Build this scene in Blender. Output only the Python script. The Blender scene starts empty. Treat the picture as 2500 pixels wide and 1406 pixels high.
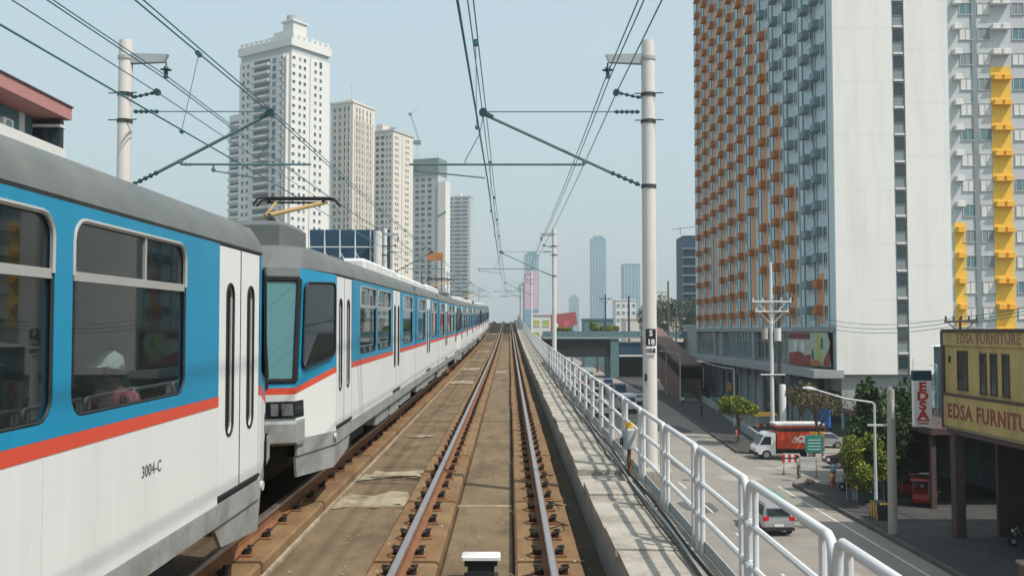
import bpy, bmesh, math, random
from mathutils import Vector, Matrix, Euler
R = math.radians
random.seed(7)
SC = bpy.context.scene
COL = SC.collection

# ------------------------------------------------------------------ camera, sky, sun, exposure
cam = bpy.data.objects.new('camera', bpy.data.cameras.new('camera'))
COL.objects.link(cam)
cam.data.sensor_width = 36.0
cam.data.lens = 36.0 * 2350 / 2500
cam.data.clip_start = 0.1
cam.data.clip_end = 12000
cam.location = (0, 0, 2.19)
cam.rotation_euler = Euler((R(90) + math.atan(105 / 2350), 0, -math.atan(7 / 2350)), 'XYZ')
SC.camera = cam

SUN_AZ = math.atan2(0.84, -0.543)      # clockwise from +Y
SUN_EL = R(55)
world = bpy.data.worlds.new('World')
SC.world = world
world.use_nodes = True
wn, wl = world.node_tree.nodes, world.node_tree.links
bg = wn['Background']
sky = wn.new('ShaderNodeTexSky')
sky.sky_type = 'NISHITA'
sky.sun_disc = False
sky.sun_elevation = SUN_EL
sky.sun_rotation = SUN_AZ
sky.air_density = 1.6
sky.dust_density = 5.0
sky.ozone_density = 1.5
hz = wn.new('ShaderNodeMixRGB')     # thin even cloud veil over the clear-sky model
hz.inputs['Fac'].default_value = 0.62
hz.inputs['Color2'].default_value = (6.2, 7.85, 8.55, 1)
wl.new(sky.outputs['Color'], hz.inputs['Color1'])
wl.new(hz.outputs['Color'], bg.inputs['Color'])
bg.inputs['Strength'].default_value = 0.10
sd = bpy.data.lights.new('sun', 'SUN')
sd.energy = 4.0
sd.angle = R(0.8)
sd.color = (1.0, 0.93, 0.84)
sun = bpy.data.objects.new('sun', sd)
COL.objects.link(sun)
sv = Vector((math.sin(SUN_AZ) * math.cos(SUN_EL), math.cos(SUN_AZ) * math.cos(SUN_EL), math.sin(SUN_EL)))
sun.rotation_euler = (-sv).to_track_quat('-Z', 'Y').to_euler()
sun.location = (40, -30, 80)
vs = SC.view_settings
vs.view_transform = 'Standard'
vs.look = 'None'
vs.exposure = 0.2
vs.gamma = 1.0
SC.cycles.use_denoising = True
SC.cycles.max_bounces = 6
SC.cycles.diffuse_bounces = 3
SC.cycles.glossy_bounces = 3
SC.cycles.transparent_max_bounces = 16
SC.cycles.volume_bounces = 0
SC.cycles.caustics_reflective = False
SC.cycles.caustics_refractive = False
SC.cycles.sample_clamp_indirect = 4.0

# ------------------------------------------------------------------ materials
MATS = {}


def mat(name, col, rough=0.7, metal=0.0, var=0.12, scale=3.0, bump=0.0, dirt=None, dirt_amt=0.0, dscale=0.7, streak=0.0, spec=0.4, along=1.0):
    """Principled base with fine colour variation, stains with a shape of their own, and fine relief."""
    if name in MATS:
        return MATS[name]
    m = bpy.data.materials.new(name)
    m.use_nodes = True
    n, l = m.node_tree.nodes, m.node_tree.links
    b = n['Principled BSDF']
    b.inputs['Roughness'].default_value = rough
    b.inputs['Metallic'].default_value = metal
    b.inputs['Specular IOR Level'].default_value = spec
    geo = n.new('ShaderNodeNewGeometry')
    tx = n.new('ShaderNodeTexNoise')
    tx.inputs['Scale'].default_value = scale
    tx.inputs['Detail'].default_value = 6
    tx.inputs['Roughness'].default_value = 0.65
    l.new(geo.outputs['Position'], tx.inputs['Vector'])
    mr = n.new('ShaderNodeMapRange')
    mr.inputs['From Min'].default_value = 0.25
    mr.inputs['From Max'].default_value = 0.75
    mr.inputs['To Min'].default_value = 1 - var
    mr.inputs['To Max'].default_value = 1 + var
    l.new(tx.outputs['Fac'], mr.inputs['Value'])
    mx = n.new('ShaderNodeMixRGB')
    mx.blend_type = 'MULTIPLY'
    mx.inputs['Fac'].default_value = 1.0
    mx.inputs['Color1'].default_value = (*col, 1)
    l.new(mr.outputs['Result'], mx.inputs['Color2'])
    out = mx.outputs['Color']
    if dirt is not None:
        mp = n.new('ShaderNodeMapping')
        mp.inputs['Scale'].default_value = (dscale, dscale * along, dscale * (0.12 if streak else 1.0))
        l.new(geo.outputs['Position'], mp.inputs['Vector'])
        t2 = n.new('ShaderNodeTexNoise')
        t2.inputs['Scale'].default_value = 1.0
        t2.inputs['Detail'].default_value = 8
        t2.inputs['Roughness'].default_value = 0.7
        l.new(mp.outputs['Vector'], t2.inputs['Vector'])
        r2 = n.new('ShaderNodeMapRange')
        r2.inputs['From Min'].default_value = 0.48
        r2.inputs['From Max'].default_value = 0.70
        r2.inputs['To Min'].default_value = 0.0
        r2.inputs['To Max'].default_value = dirt_amt
        l.new(t2.outputs['Fac'], r2.inputs['Value'])
        m2 = n.new('ShaderNodeMixRGB')
        m2.inputs['Color2'].default_value = (*dirt, 1)
        l.new(r2.outputs['Result'], m2.inputs['Fac'])
        l.new(out, m2.inputs['Color1'])
        out = m2.outputs['Color']
    l.new(out, b.inputs['Base Color'])
    if bump:
        bp = n.new('ShaderNodeBump')
        bp.inputs['Strength'].default_value = bump
        bp.inputs['Distance'].default_value = 0.02
        t3 = n.new('ShaderNodeTexNoise')
        t3.inputs['Scale'].default_value = scale * 8
        t3.inputs['Detail'].default_value = 5
        l.new(geo.outputs['Position'], t3.inputs['Vector'])
        l.new(t3.outputs['Fac'], bp.inputs['Height'])
        l.new(bp.outputs['Normal'], b.inputs['Normal'])
    MATS[name] = m
    return m


def glass(name, tint, trans=0.6, ior=1.5, rough=0.02, film=(0.10, 0.12, 0.12), film_amt=0.12):
    """Window glass: a tinted see-through pane with a Fresnel reflection."""
    m = bpy.data.materials.new(name)
    m.use_nodes = True
    n, l = m.node_tree.nodes, m.node_tree.links
    n.remove(n['Principled BSDF'])
    o = n['Material Output']
    tr = n.new('ShaderNodeBsdfTransparent')
    tr.inputs['Color'].default_value = (*[c * trans for c in tint], 1)
    gl = n.new('ShaderNodeBsdfGlossy')
    gl.inputs['Roughness'].default_value = rough
    gl.inputs['Color'].default_value = (0.9, 0.95, 0.95, 1)
    df = n.new('ShaderNodeBsdfDiffuse')
    df.inputs['Color'].default_value = (*film, 1)
    m0 = n.new('ShaderNodeMixShader')
    m0.inputs['Fac'].default_value = film_amt
    ge = n.new('ShaderNodeNewGeometry')       # Schlick's reflectance, the same from both faces of the pane
    dt = n.new('ShaderNodeVectorMath')
    dt.operation = 'DOT_PRODUCT'
    l.new(ge.outputs['Incoming'], dt.inputs[0])
    l.new(ge.outputs['Normal'], dt.inputs[1])
    ab = n.new('ShaderNodeMath')
    ab.operation = 'ABSOLUTE'
    l.new(dt.outputs['Value'], ab.inputs[0])
    om = n.new('ShaderNodeMath')
    om.operation = 'SUBTRACT'
    om.use_clamp = True
    om.inputs[0].default_value = 1.0
    l.new(ab.outputs[0], om.inputs[1])
    pw = n.new('ShaderNodeMath')
    pw.operation = 'POWER'
    pw.inputs[1].default_value = 5.0
    l.new(om.outputs[0], pw.inputs[0])
    fr = n.new('ShaderNodeMath')
    fr.operation = 'MULTIPLY_ADD'
    f0 = ((ior - 1) / (ior + 1)) ** 2
    fr.inputs[1].default_value = 1 - f0
    fr.inputs[2].default_value = f0
    l.new(pw.outputs[0], fr.inputs[0])
    mx = n.new('ShaderNodeMixShader')
    l.new(tr.outputs[0], m0.inputs[1])
    l.new(df.outputs[0], m0.inputs[2])
    l.new(fr.outputs[0], mx.inputs['Fac'])
    l.new(m0.outputs[0], mx.inputs[1])
    l.new(gl.outputs[0], mx.inputs[2])
    l.new(mx.outputs[0], o.inputs['Surface'])
    MATS[name] = m
    return m


def leafmat(name, c1, c2):
    m = bpy.data.materials.new(name)
    m.use_nodes = True
    n, l = m.node_tree.nodes, m.node_tree.links
    b = n['Principled BSDF']
    b.inputs['Roughness'].default_value = 0.6
    b.inputs['Specular IOR Level'].default_value = 0.25
    g = n.new('ShaderNodeNewGeometry')
    t = n.new('ShaderNodeTexNoise')
    t.inputs['Scale'].default_value = 1.6
    t.inputs['Detail'].default_value = 4
    l.new(g.outputs['Position'], t.inputs['Vector'])
    mr = n.new('ShaderNodeMapRange')
    mr.inputs['From Min'].default_value = 0.35
    mr.inputs['From Max'].default_value = 0.65
    l.new(t.outputs['Fac'], mr.inputs['Value'])
    mx = n.new('ShaderNodeMixRGB')
    mx.inputs['Color1'].default_value = (*c1, 1)
    mx.inputs['Color2'].default_value = (*c2, 1)
    l.new(mr.outputs['Result'], mx.inputs['Fac'])
    l.new(mx.outputs['Color'], b.inputs['Base Color'])
    try:
        b.inputs['Subsurface Weight'].default_value = 0.0
    except Exception:
        pass
    MATS[name] = m
    return m


M = MATS
mat('blue', (0.004, 0.225, 0.40), 0.35, var=0.08, scale=1.5, dirt=(0.02, 0.28, 0.47), dirt_amt=0.5, dscale=2.0, streak=1)
mat('deepblue', (0.004, 0.075, 0.22), 0.5)
mat('stripe', (0.58, 0.07, 0.036), 0.4, var=0.06)
mat('white', (0.68, 0.69, 0.685), 0.38, var=0.04, scale=1.0, dirt=(0.52, 0.53, 0.52), dirt_amt=0.5, dscale=1.2, streak=1)
mat('doorwhite', (0.70, 0.71, 0.71), 0.35, var=0.03)
mat('roofgrey', (0.115, 0.132, 0.134), 0.7, var=0.15, scale=2, dirt=(0.19, 0.175, 0.15), dirt_amt=0.6, dscale=1.5)
mat('skirt', (0.26, 0.275, 0.27), 0.6, var=0.15, scale=3, dirt=(0.13, 0.11, 0.09), dirt_amt=0.7, dscale=2.5)
mat('rooftop', (0.62, 0.63, 0.63), 0.6, var=0.08, dirt=(0.4, 0.4, 0.38), dirt_amt=0.5, dscale=2)
mat('under', (0.018, 0.021, 0.024), 0.8, var=0.3)
mat('rubber', (0.012, 0.013, 0.015), 0.6)
mat('alu', (0.55, 0.54, 0.52), 0.35, metal=0.6, var=0.06)
mat('darkglass', (0.012, 0.02, 0.024), 0.06, var=0.05, spec=0.6)
mat('lampglass', (0.55, 0.57, 0.58), 0.12, spec=0.7)
mat('headlens', (0.16, 0.175, 0.18), 0.12, spec=0.7)
glass('trainglass', (0.62, 0.72, 0.74), 0.75, film_amt=0.07)
glass('shield', (0.30, 0.62, 0.60), 0.7, ior=1.7, film=(0.13, 0.34, 0.36), film_amt=0.55)  # glass tint; its teal diffuse part also stands in for reflected sky
mat('inside', (0.36, 0.38, 0.37), 0.7)
mat('seat', (0.10, 0.16, 0.20), 0.6)
mat('print', (0.10, 0.11, 0.11), 0.6)
mat('gold', (0.42, 0.27, 0.12), 0.5, metal=0.2)
mat('darksteel', (0.055, 0.07, 0.075), 0.5, metal=0.3)
mat('railtop', (0.42, 0.37, 0.36), 0.32, metal=0.75, var=0.1)
mat('rust', (0.19, 0.085, 0.038), 0.9, var=0.3, scale=6, bump=0.3)
mat('clip', (0.030, 0.022, 0.018), 0.8, var=0.3, scale=20)
mat('plinth', (0.19, 0.12, 0.058), 0.92, var=0.35, scale=2.2, bump=0.35, dirt=(0.17, 0.075, 0.03), dirt_amt=0.9, dscale=3.0, along=0.22)
mat('deck', (0.095, 0.068, 0.042), 0.95, var=0.25, scale=1.4, bump=0.4, dirt=(0.055, 0.038, 0.025), dirt_amt=0.85, dscale=2.4, along=0.25)
mat('slab', (0.165, 0.12, 0.07), 0.95, var=0.3, scale=1.2, bump=0.35, dirt=(0.075, 0.05, 0.03), dirt_amt=0.9, dscale=2.6, along=0.3)
mat('walk', (0.35, 0.325, 0.28), 0.93, var=0.25, scale=2.5, bump=0.5, dirt=(0.145, 0.125, 0.088), dirt_amt=0.85, dscale=2.4)
mat('cement', (0.33, 0.285, 0.205), 0.95, var=0.35, scale=5, bump=0.5, dirt=(0.15, 0.108, 0.062), dirt_amt=1.0, dscale=3.2)
mat('concrete', (0.30, 0.31, 0.30), 0.9, var=0.15, scale=0.8, bump=0.2, dirt=(0.16, 0.16, 0.15), dirt_amt=0.6, dscale=0.5, streak=1)
mat('railing', (0.62, 0.64, 0.65), 0.42, var=0.05, scale=4, dirt=(0.42, 0.40, 0.36), dirt_amt=0.35, dscale=6)
mat('plate', (0.36, 0.40, 0.42), 0.6, var=0.12, scale=4, dirt=(0.2, 0.18, 0.15), dirt_amt=0.5, dscale=4)
mat('pole', (0.60, 0.58, 0.555), 0.6, var=0.07, scale=1.5, dirt=(0.42, 0.41, 0.39), dirt_amt=0.4, dscale=2, streak=1)
mat('wire', (0.055, 0.17, 0.19), 0.5, metal=0.2)
mat('insul', (0.03, 0.075, 0.085), 0.35)
mat('tube', (0.11, 0.19, 0.20), 0.5, metal=0.3)
mat('signblack', (0.012, 0.016, 0.018), 0.6)
mat('signwhite', (0.72, 0.72, 0.70), 0.6)
mat('asphalt', (0.25, 0.228, 0.20), 0.93, var=0.14, scale=0.5, bump=0.15, dirt=(0.17, 0.16, 0.15), dirt_amt=0.6, dscale=0.12)
mat('ground', (0.16, 0.16, 0.15), 0.95, var=0.25, scale=0.05)
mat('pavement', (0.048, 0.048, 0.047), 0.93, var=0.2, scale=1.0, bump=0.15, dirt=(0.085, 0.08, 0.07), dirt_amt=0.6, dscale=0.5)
mat('kerb', (0.10, 0.095, 0.085), 0.9, var=0.35, scale=2)
mat('paint', (0.60, 0.60, 0.57), 0.8, var=0.2, scale=4, dirt=(0.25, 0.24, 0.22), dirt_amt=0.8, dscale=2)
mat('condowing', (0.47, 0.49, 0.505), 0.8, var=0.05, scale=0.4, dirt=(0.38, 0.40, 0.41), dirt_amt=0.5, dscale=0.5, streak=1)  # greyer copy of the block's wall for the sunlit wing
mat('condo', (0.50, 0.63, 0.66), 0.8, var=0.05, scale=0.4, dirt=(0.40, 0.52, 0.55), dirt_amt=0.6, dscale=0.4, streak=1)  # blue of the shaded street side is put into this wall colour
mat('condowhite', (0.74, 0.73, 0.705), 0.7, var=0.02, scale=0.3, dirt=(0.60, 0.60, 0.585), dirt_amt=0.7, dscale=0.55, streak=1)
mat('condostrip', (0.20, 0.235, 0.25), 0.6)
mat('orange', (0.66, 0.33, 0.17), 0.8, var=0.12, scale=0.6)
mat('acorange', (0.42, 0.15, 0.04), 0.7, var=0.2, scale=1.5)
mat('yellowpaint', (0.74, 0.46, 0.06), 0.75, var=0.08, scale=0.8)
mat('acyellow', (0.72, 0.40, 0.05), 0.7, var=0.1)
mat('acgrey', (0.17, 0.25, 0.275), 0.6, var=0.2, scale=1)
mat('acpale', (0.62, 0.62, 0.60), 0.6, var=0.08)
mat('winblue', (0.025, 0.085, 0.12), 0.15, var=0.3, scale=0.35, spec=0.6)
mat('windark', (0.03, 0.045, 0.05), 0.12, var=0.4, scale=0.3, spec=0.6)
mat('winteal', (0.11, 0.20, 0.22), 0.15, var=0.35, scale=0.3, spec=0.6)
mat('podium', (0.30, 0.325, 0.325), 0.85, var=0.12, scale=0.5, dirt=(0.2, 0.22, 0.22), dirt_amt=0.5, dscale=0.4)
mat('towerwhite', (0.64, 0.64, 0.62), 0.85, var=0.03, scale=0.1)
mat('towercream', (0.62, 0.575, 0.51), 0.85, var=0.04, scale=0.1)
mat('towergrey', (0.42, 0.45, 0.46), 0.85, var=0.05, scale=0.1)
mat('bare', (0.30, 0.31, 0.31), 0.9, var=0.1, scale=0.2)
mat('netting', (0.15, 0.20, 0.205), 0.9, var=0.2, scale=0.5)
mat('furnyellow', (0.45, 0.335, 0.13), 0.85, var=0.10, scale=0.8, dirt=(0.27, 0.19, 0.08), dirt_amt=0.75, dscale=1.1, streak=1)
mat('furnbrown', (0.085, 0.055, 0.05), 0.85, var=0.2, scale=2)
mat('lettering', (0.24, 0.055, 0.045), 0.8, var=0.15, scale=3)
mat('letterdark', (0.25, 0.12, 0.085), 0.8, var=0.25, scale=4)
mat('signred', (0.52, 0.03, 0.035), 0.6, var=0.06)
mat('signblue', (0.012, 0.05, 0.095), 0.6, var=0.3, scale=0.6)
mat('signteal', (0.02, 0.22, 0.18), 0.6)
mat('pinkfascia', (0.42, 0.20, 0.19), 0.8, var=0.06)
mat('tealwall', (0.10, 0.18, 0.20), 0.8, var=0.3, scale=1.5)
mat('whitewall', (0.62, 0.62, 0.60), 0.85, var=0.06)
mat('sheetwhite', (0.70, 0.70, 0.68), 0.5, var=0.05)
mat('woodpole', (0.11, 0.09, 0.075), 0.9, var=0.2)
mat('concpole', (0.36, 0.34, 0.30), 0.85, var=0.12, scale=2)
mat('lamppost', (0.55, 0.60, 0.61), 0.5, var=0.06)
mat('bark', (0.085, 0.065, 0.05), 0.95, var=0.3, scale=8)
mat('stairroof', (0.15, 0.085, 0.068), 0.8, var=0.15)
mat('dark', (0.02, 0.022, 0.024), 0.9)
mat('tyre', (0.018, 0.018, 0.02), 0.85)
mat('hub', (0.35, 0.36, 0.37), 0.4, metal=0.6)
mat('carglass', (0.02, 0.035, 0.045), 0.05, spec=0.7)
mat('taillight', (0.55, 0.012, 0.015), 0.25)
mat('headlight', (0.75, 0.75, 0.72), 0.2)
mat('skin', (0.34, 0.19, 0.12), 0.6)
mat('hairdark', (0.015, 0.012, 0.010), 0.6)
mat('pink', (0.52, 0.12, 0.17), 0.8, var=0.35, scale=12)
mat('capwhite', (0.72, 0.72, 0.70), 0.8)
mat('lightblue', (0.18, 0.34, 0.46), 0.8)
mat('navy', (0.02, 0.03, 0.06), 0.8)
mat('billred', (0.36, 0.09, 0.10), 0.6, var=0.25, scale=0.25)
mat('billpink', (0.55, 0.33, 0.45), 0.6, var=0.15, scale=0.05)
mat('billblue', (0.05, 0.22, 0.42), 0.6, var=0.2, scale=0.05)
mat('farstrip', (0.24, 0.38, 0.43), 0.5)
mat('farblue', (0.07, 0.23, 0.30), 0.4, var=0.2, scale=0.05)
leafmat('leafbright', (0.05, 0.105, 0.014), (0.22, 0.235, 0.02))
leafmat('leafdark', (0.022, 0.05, 0.016), (0.05, 0.09, 0.022))
leafmat('leafyellow', (0.10, 0.12, 0.02), (0.26, 0.22, 0.03))
leafmat('leafdry', (0.08, 0.075, 0.03), (0.13, 0.10, 0.045))

# ------------------------------------------------------------------ mesh and object helpers
class MB:
    """Collects shapes; build() links them as ONE mesh object."""
    def __init__(s):
        s.v, s.f, s.mi, s.cur = [], [], [], 0

    def add(s, vs_, fs_):
        k = len(s.v)
        s.v += [tuple(a) for a in vs_]
        s.f += [tuple(k + i for i in f) for f in fs_]
        s.mi += [s.cur] * len(fs_)
        return s

    def box(s, x0, x1, y0, y1, z0, z1):
        return s.add([(x0, y0, z0), (x1, y0, z0), (x1, y1, z0), (x0, y1, z0), (x0, y0, z1), (x1, y0, z1), (x1, y1, z1), (x0, y1, z1)],
                     [(0, 3, 2, 1), (4, 5, 6, 7), (0, 1, 5, 4), (1, 2, 6, 5), (2, 3, 7, 6), (3, 0, 4, 7)])

    def cbox(s, x0, x1, y0, y1, z0, z1, c=0.03):
        """box with its vertical and top edges chamfered"""
        b = [(x0 + c, y0), (x1 - c, y0), (x1, y0 + c), (x1, y1 - c), (x1 - c, y1), (x0 + c, y1), (x0, y1 - c), (x0, y0 + c)]
        t = [(x0 + 2 * c, y0 + c), (x1 - 2 * c, y0 + c), (x1 - c, y0 + 2 * c), (x1 - c, y1 - 2 * c), (x1 - 2 * c, y1 - c), (x0 + 2 * c, y1 - c), (x0 + c, y1 - 2 * c), (x0 + c, y0 + 2 * c)]
        vv = [(x, y, z0) for x, y in b] + [(x, y, z1 - c) for x, y in b] + [(x, y, z1) for x, y in t]
        ff = [tuple(reversed(range(8))), tuple(range(16, 24))]
        for k in (0, 8):
            ff += [(k + i, k + (i + 1) % 8, k + 8 + (i + 1) % 8, k + 8 + i) for i in range(8)]
        return s.add(vv, ff)

    def tube(s, p0, p1, r, n=8, r1=None):
        return s.path([p0, p1], [r, r if r1 is None else r1], n)

    def path(s, pts, r, n=8):
        pts = [Vector(p) for p in pts]
        rr = r if isinstance(r, (list, tuple)) else [r] * len(pts)
        vs_, fs_ = [], []
        up = None
        for i, p in enumerate(pts):
            a = pts[max(i - 1, 0)]
            b = pts[min(i + 1, len(pts) - 1)]
            d = (b - a).normalized()
            ref = Vector((0, 0, 1)) if abs(d.z) < 0.9 else Vector((1, 0, 0))
            if up is None:
                u = d.cross(ref).normalized()
            else:
                u = (up - d * up.dot(d)).normalized()
            up = u
            w = d.cross(u)
            for k in range(n):
                t = 2 * math.pi * (k + 0.5) / n
                vs_.append(p + (u * math.cos(t) + w * math.sin(t)) * rr[i])
        for i in range(len(pts) - 1):
            for k in range(n):
                fs_.append((i * n + k, i * n + (k + 1) % n, (i + 1) * n + (k + 1) % n, (i + 1) * n + k))
        fs_.append(tuple(reversed(range(n))))
        fs_.append(tuple(range((len(pts) - 1) * n, len(pts) * n)))
        return s.add(vs_, fs_)

    def disc(s, c, axis, r, h, n=20):
        c = Vector(c)
        a = Vector(axis).normalized() * h / 2
        return s.tube(c - a, c + a, r, n)

    def prism(s, poly, x0, x1, w=None):
        """poly of (y,z), extruded along x; w(z) gives a half-width factor instead of x0..x1"""
        n = len(poly)
        vs_ = [((x0 if w is None else -w(z)), y, z) for y, z in poly] + [((x1 if w is None else w(z)), y, z) for y, z in poly]
        fs_ = [tuple(range(n)), tuple(reversed(range(n, 2 * n)))]
        fs_ += [(i, i + n, (i + 1) % n + n, (i + 1) % n) for i in range(n)]
        return s.add(vs_, fs_)

    def prismz(s, poly, z0, z1):
        n = len(poly)
        vs_ = [(x, y, z0) for x, y in poly] + [(x, y, z1) for x, y in poly]
        fs_ = [tuple(reversed(range(n))), tuple(range(n, 2 * n))]
        fs_ += [(i, (i + 1) % n, (i + 1) % n + n, i + n) for i in range(n)]
        return s.add(vs_, fs_)

    def quad(s, *p):
        return s.add(p, [tuple(range(len(p)))])

    def mesh(s, name, mats, smooth=False, fix=True):
        me = bpy.data.meshes.new(name)
        me.from_pydata(s.v, [], s.f)
        for m in (mats if isinstance(mats, (list, tuple)) else [mats]):
            me.materials.append(M[m] if isinstance(m, str) else m)
        for p, i in zip(me.polygons, s.mi):
            p.material_index = i
        if fix:
            bm = bmesh.new()
            bm.from_mesh(me)
            bmesh.ops.recalc_face_normals(bm, faces=bm.faces)
            bm.to_mesh(me)
            bm.free()
        if smooth:
            for p in me.polygons:
                p.use_smooth = True
            try:
                me.set_sharp_from_angle(angle=R(40))
            except Exception:
                pass
        me.update()
        return me

    def build(s, name, mats, parent=None, smooth=False, world=False, fix=True):
        """world=True: the shapes were given in world coordinates of an unrotated parent chain"""
        if world and parent is not None:
            o = wloc(parent)
            s.v = [(a - o[0], b - o[1], c - o[2]) for a, b, c in s.v]
        return put(name, s.mesh(name, mats, smooth, fix), parent)


def wloc(o):
    v = Vector((0, 0, 0))
    while o is not None:
        v += o.location
        o = o.parent
    return v


def put(name, me, parent=None, loc=(0, 0, 0), rz=0.0, rot=None):
    o = bpy.data.objects.new(name, me)
    COL.objects.link(o)
    o.parent = parent
    o.location = loc
    if rot is not None:
        o.rotation_euler = rot
    elif rz:
        o.rotation_euler = (0, 0, rz)
    return o


def tag(o, label=None, cat=None, group=None, kind=None):
    if label:
        o['label'] = label
    if cat:
        o['category'] = cat
    if group:
        o['group'] = group
    if kind:
        o['kind'] = kind
    return o


def thing(name, label, cat, loc=(0, 0, 0), rz=0.0, group=None, rot=None):
    o = put(name, None, None, loc, rz, rot)
    o.empty_display_size = 0.3
    return tag(o, label, cat, group)


def copy_tree(o, parent=None):
    c = o.copy()
    COL.objects.link(c)
    c.parent = parent
    for ch in list(o.children):
        copy_tree(ch, c)
    return c


def text(name, body, size, m, parent, loc, rot, ext=0.004, align='LEFT', width=1.0, bold=0.0, shear=0.0, wx=1.0):
    cu = bpy.data.curves.new(name, 'FONT')
    cu.body = body
    cu.size = size
    cu.extrude = ext
    cu.align_x = align
    cu.space_character = width
    cu.offset = bold
    cu.shear = shear
    cu.resolution_u = 3
    cu.materials.append(M[m])
    tmp = bpy.data.objects.new('tmp', cu)
    COL.objects.link(tmp)
    me = bpy.data.meshes.new_from_object(tmp.evaluated_get(bpy.context.evaluated_depsgraph_get()))
    bpy.data.objects.remove(tmp)
    bpy.data.curves.remove(cu)
    o = put(name, me, parent, loc, rot=rot)
    o.scale = (wx, 1, 1)
    return o


def lerp(a, b, t):
    return a + (b - a) * t


def zt(y):
    """rail-top height along the line: a climb that steepens to a crest"""
    if y < 0:
        return 0.00766 * y
    if y < 165:
        return 0.00766 * y + 0.0000917 * y * y
    u = y - 165
    z0 = 0.00766 * 165 + 0.0000917 * 165 * 165
    if u < 60:
        return z0 + 0.0379 * u - 0.0012 * u * u
    return z0 + 0.0379 * 60 - 4.32 - 0.106 * (u - 60)


def sweep(mb, prof, ys, zf=zt):
    """prof: closed loop of (x,z); swept along y following the line's profile"""
    n = len(prof)
    vv = []
    for y in ys:
        z = zf(y)
        vv += [(x, y, z + h) for x, h in prof]
    ff = []
    for i in range(len(ys) - 1):
        ff += [(i * n + k, i * n + (k + 1) % n, (i + 1) * n + (k + 1) % n, (i + 1) * n + k) for k in range(n)]
    ff.append(tuple(range(n)))
    ff.append(tuple(reversed(range((len(ys) - 1) * n, len(ys) * n))))
    return mb.add(vv, ff)


def fr(a, b, st):
    n = max(1, int(round((b - a) / st)))
    return [a + (b - a) * i / n for i in range(n + 1)]


G = -9.0        # street level
TX = -0.318     # centre of the near track
LX = -3.53      # centre of the left track

# ------------------------------------------------------------------ the setting: ground, roads, viaduct
mb = MB().box(-3500, 3500, -300, 6000, G - 1.0, G - 0.02)
tag(mb.build('ground', 'ground'), kind='structure')
mb = MB()
mb.quad((1.0, -60, G), (20.3, -60, G), (20.45, 70.0, G), (60, 72.0, G), (60, 88.5, G), (21.1, 88.5, G), (24.4, 152, G), (27, 420, G), (1.0, 420, G))
tag(mb.build('road', 'asphalt'), kind='structure')
mb = MB().quad((-30, -60, G), (-6.5, -60, G), (-6.5, 420, G), (-30, 420, G))
tag(mb.build('left_road', 'asphalt'), kind='structure')
mb = MB().quad((25.6, 89, G + 0.004), (33.5, 89, G + 0.004), (38, 420, G + 0.004), (33.5, 420, G + 0.004), (32.4, 168, G + 0.004))
tag(mb.build('service_road', 'asphalt'), kind='structure')
pv = tag(put('pavement', None), kind='structure')
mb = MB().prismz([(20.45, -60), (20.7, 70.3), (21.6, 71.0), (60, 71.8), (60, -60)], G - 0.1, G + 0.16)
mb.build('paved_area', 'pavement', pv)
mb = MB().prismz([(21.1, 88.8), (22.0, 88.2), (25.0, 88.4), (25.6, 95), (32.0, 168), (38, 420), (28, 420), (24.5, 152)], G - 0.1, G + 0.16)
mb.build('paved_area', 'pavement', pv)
ks = tag(put('kerb', None), kind='structure')


def kerb_run(p, q, n):
    (x0, y0), (x1, y1) = p, q
    L = math.hypot(x1 - x0, y1 - y0)
    a = math.atan2(-(x1 - x0), y1 - y0)
    me = MB().cbox(-0.16, 0.04, 0.01, L / n - 0.02, 0, 0.24, 0.02).mesh('kerb_stone', 'kerb')
    for i in range(n):
        t = i / n
        put('kerb_stone', me, ks, (lerp(x0, x1, t) + random.uniform(-.015, .015), lerp(y0, y1, t), G + random.uniform(-.01, .01)), a)


kerb_run((20.1, -10), (20.70, 70.3), 66)
kerb_run((21.05, 88.8), (24.5, 152), 50)
kerb_run((24.5, 152), (27, 260), 50)
mk = tag(put('road_markings', None), kind='structure')
mb = MB()
mb.quad((18.75, -10, G + 0.006), (18.88, -10, G + 0.006), (19.5, 70, G + 0.006), (19.37, 70, G + 0.006))
mb.build('edge_line', 'paint', mk)
dash = MB().quad((-0.06, 0, 0), (0.06, 0, 0), (0.06, 3, 0), (-0.06, 3, 0)).mesh('lane_dash', 'paint')
for lx in (7.2, 12.6):
    for k in range(24):
        put('lane_dash', dash, mk, (lx, 6 + k * 9, G + 0.006))
grn = mat('greenpaint', (0.11, 0.24, 0.18), 0.9, var=0.5, scale=3)
mb = MB()
mb.quad((17.2, 65.0, G + 0.005), (18.6, 65.0, G + 0.005), (18.7, 69.6, G + 0.005), (17.3, 69.6, G + 0.005))
mb.build('green_box_marking', grn, mk)

# viaduct: deck, raised walkways, piers
YS = fr(-40, 165, 5) + fr(168, 280, 4)
via = tag(put('viaduct', None), kind='structure')
mb = MB()
sweep(mb, [(-6.2, -0.38), (1.04, -0.38), (1.84, -0.38), (1.84, -0.75), (1.5, -1.0), (0.9, -2.3), (-4.7, -2.3), (-5.4, -1.0), (-6.2, -0.75)], YS)
mb.build('deck', 'deck', via)
for yp in range(-15, 270, 26):
    z1 = zt(yp) - 2.3
    mb = MB().cbox(-2.9, -0.9, yp - 1.0, yp + 1.0, G, z1 - 1.2, 0.12)
    mb.prism([(yp - 1.1, z1 - 1.4), (yp + 1.1, z1 - 1.4), (yp + 1.1, z1 + .02), (yp - 1.1, z1 + .02)], -4.4, 0.6)
    mb.build('pier', 'concrete', via)
mb = MB()
sweep(mb, [(1.66, -0.39), (1.82, -0.39), (1.82, 0.14), (1.66, 0.14)], YS)
mb.build('edge_beam', 'walk', via)
mb = MB()
sweep(mb, [(0.99, -0.39), (1.08, -0.39), (1.08, 0.06), (0.99, 0.06)], YS)
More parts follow.
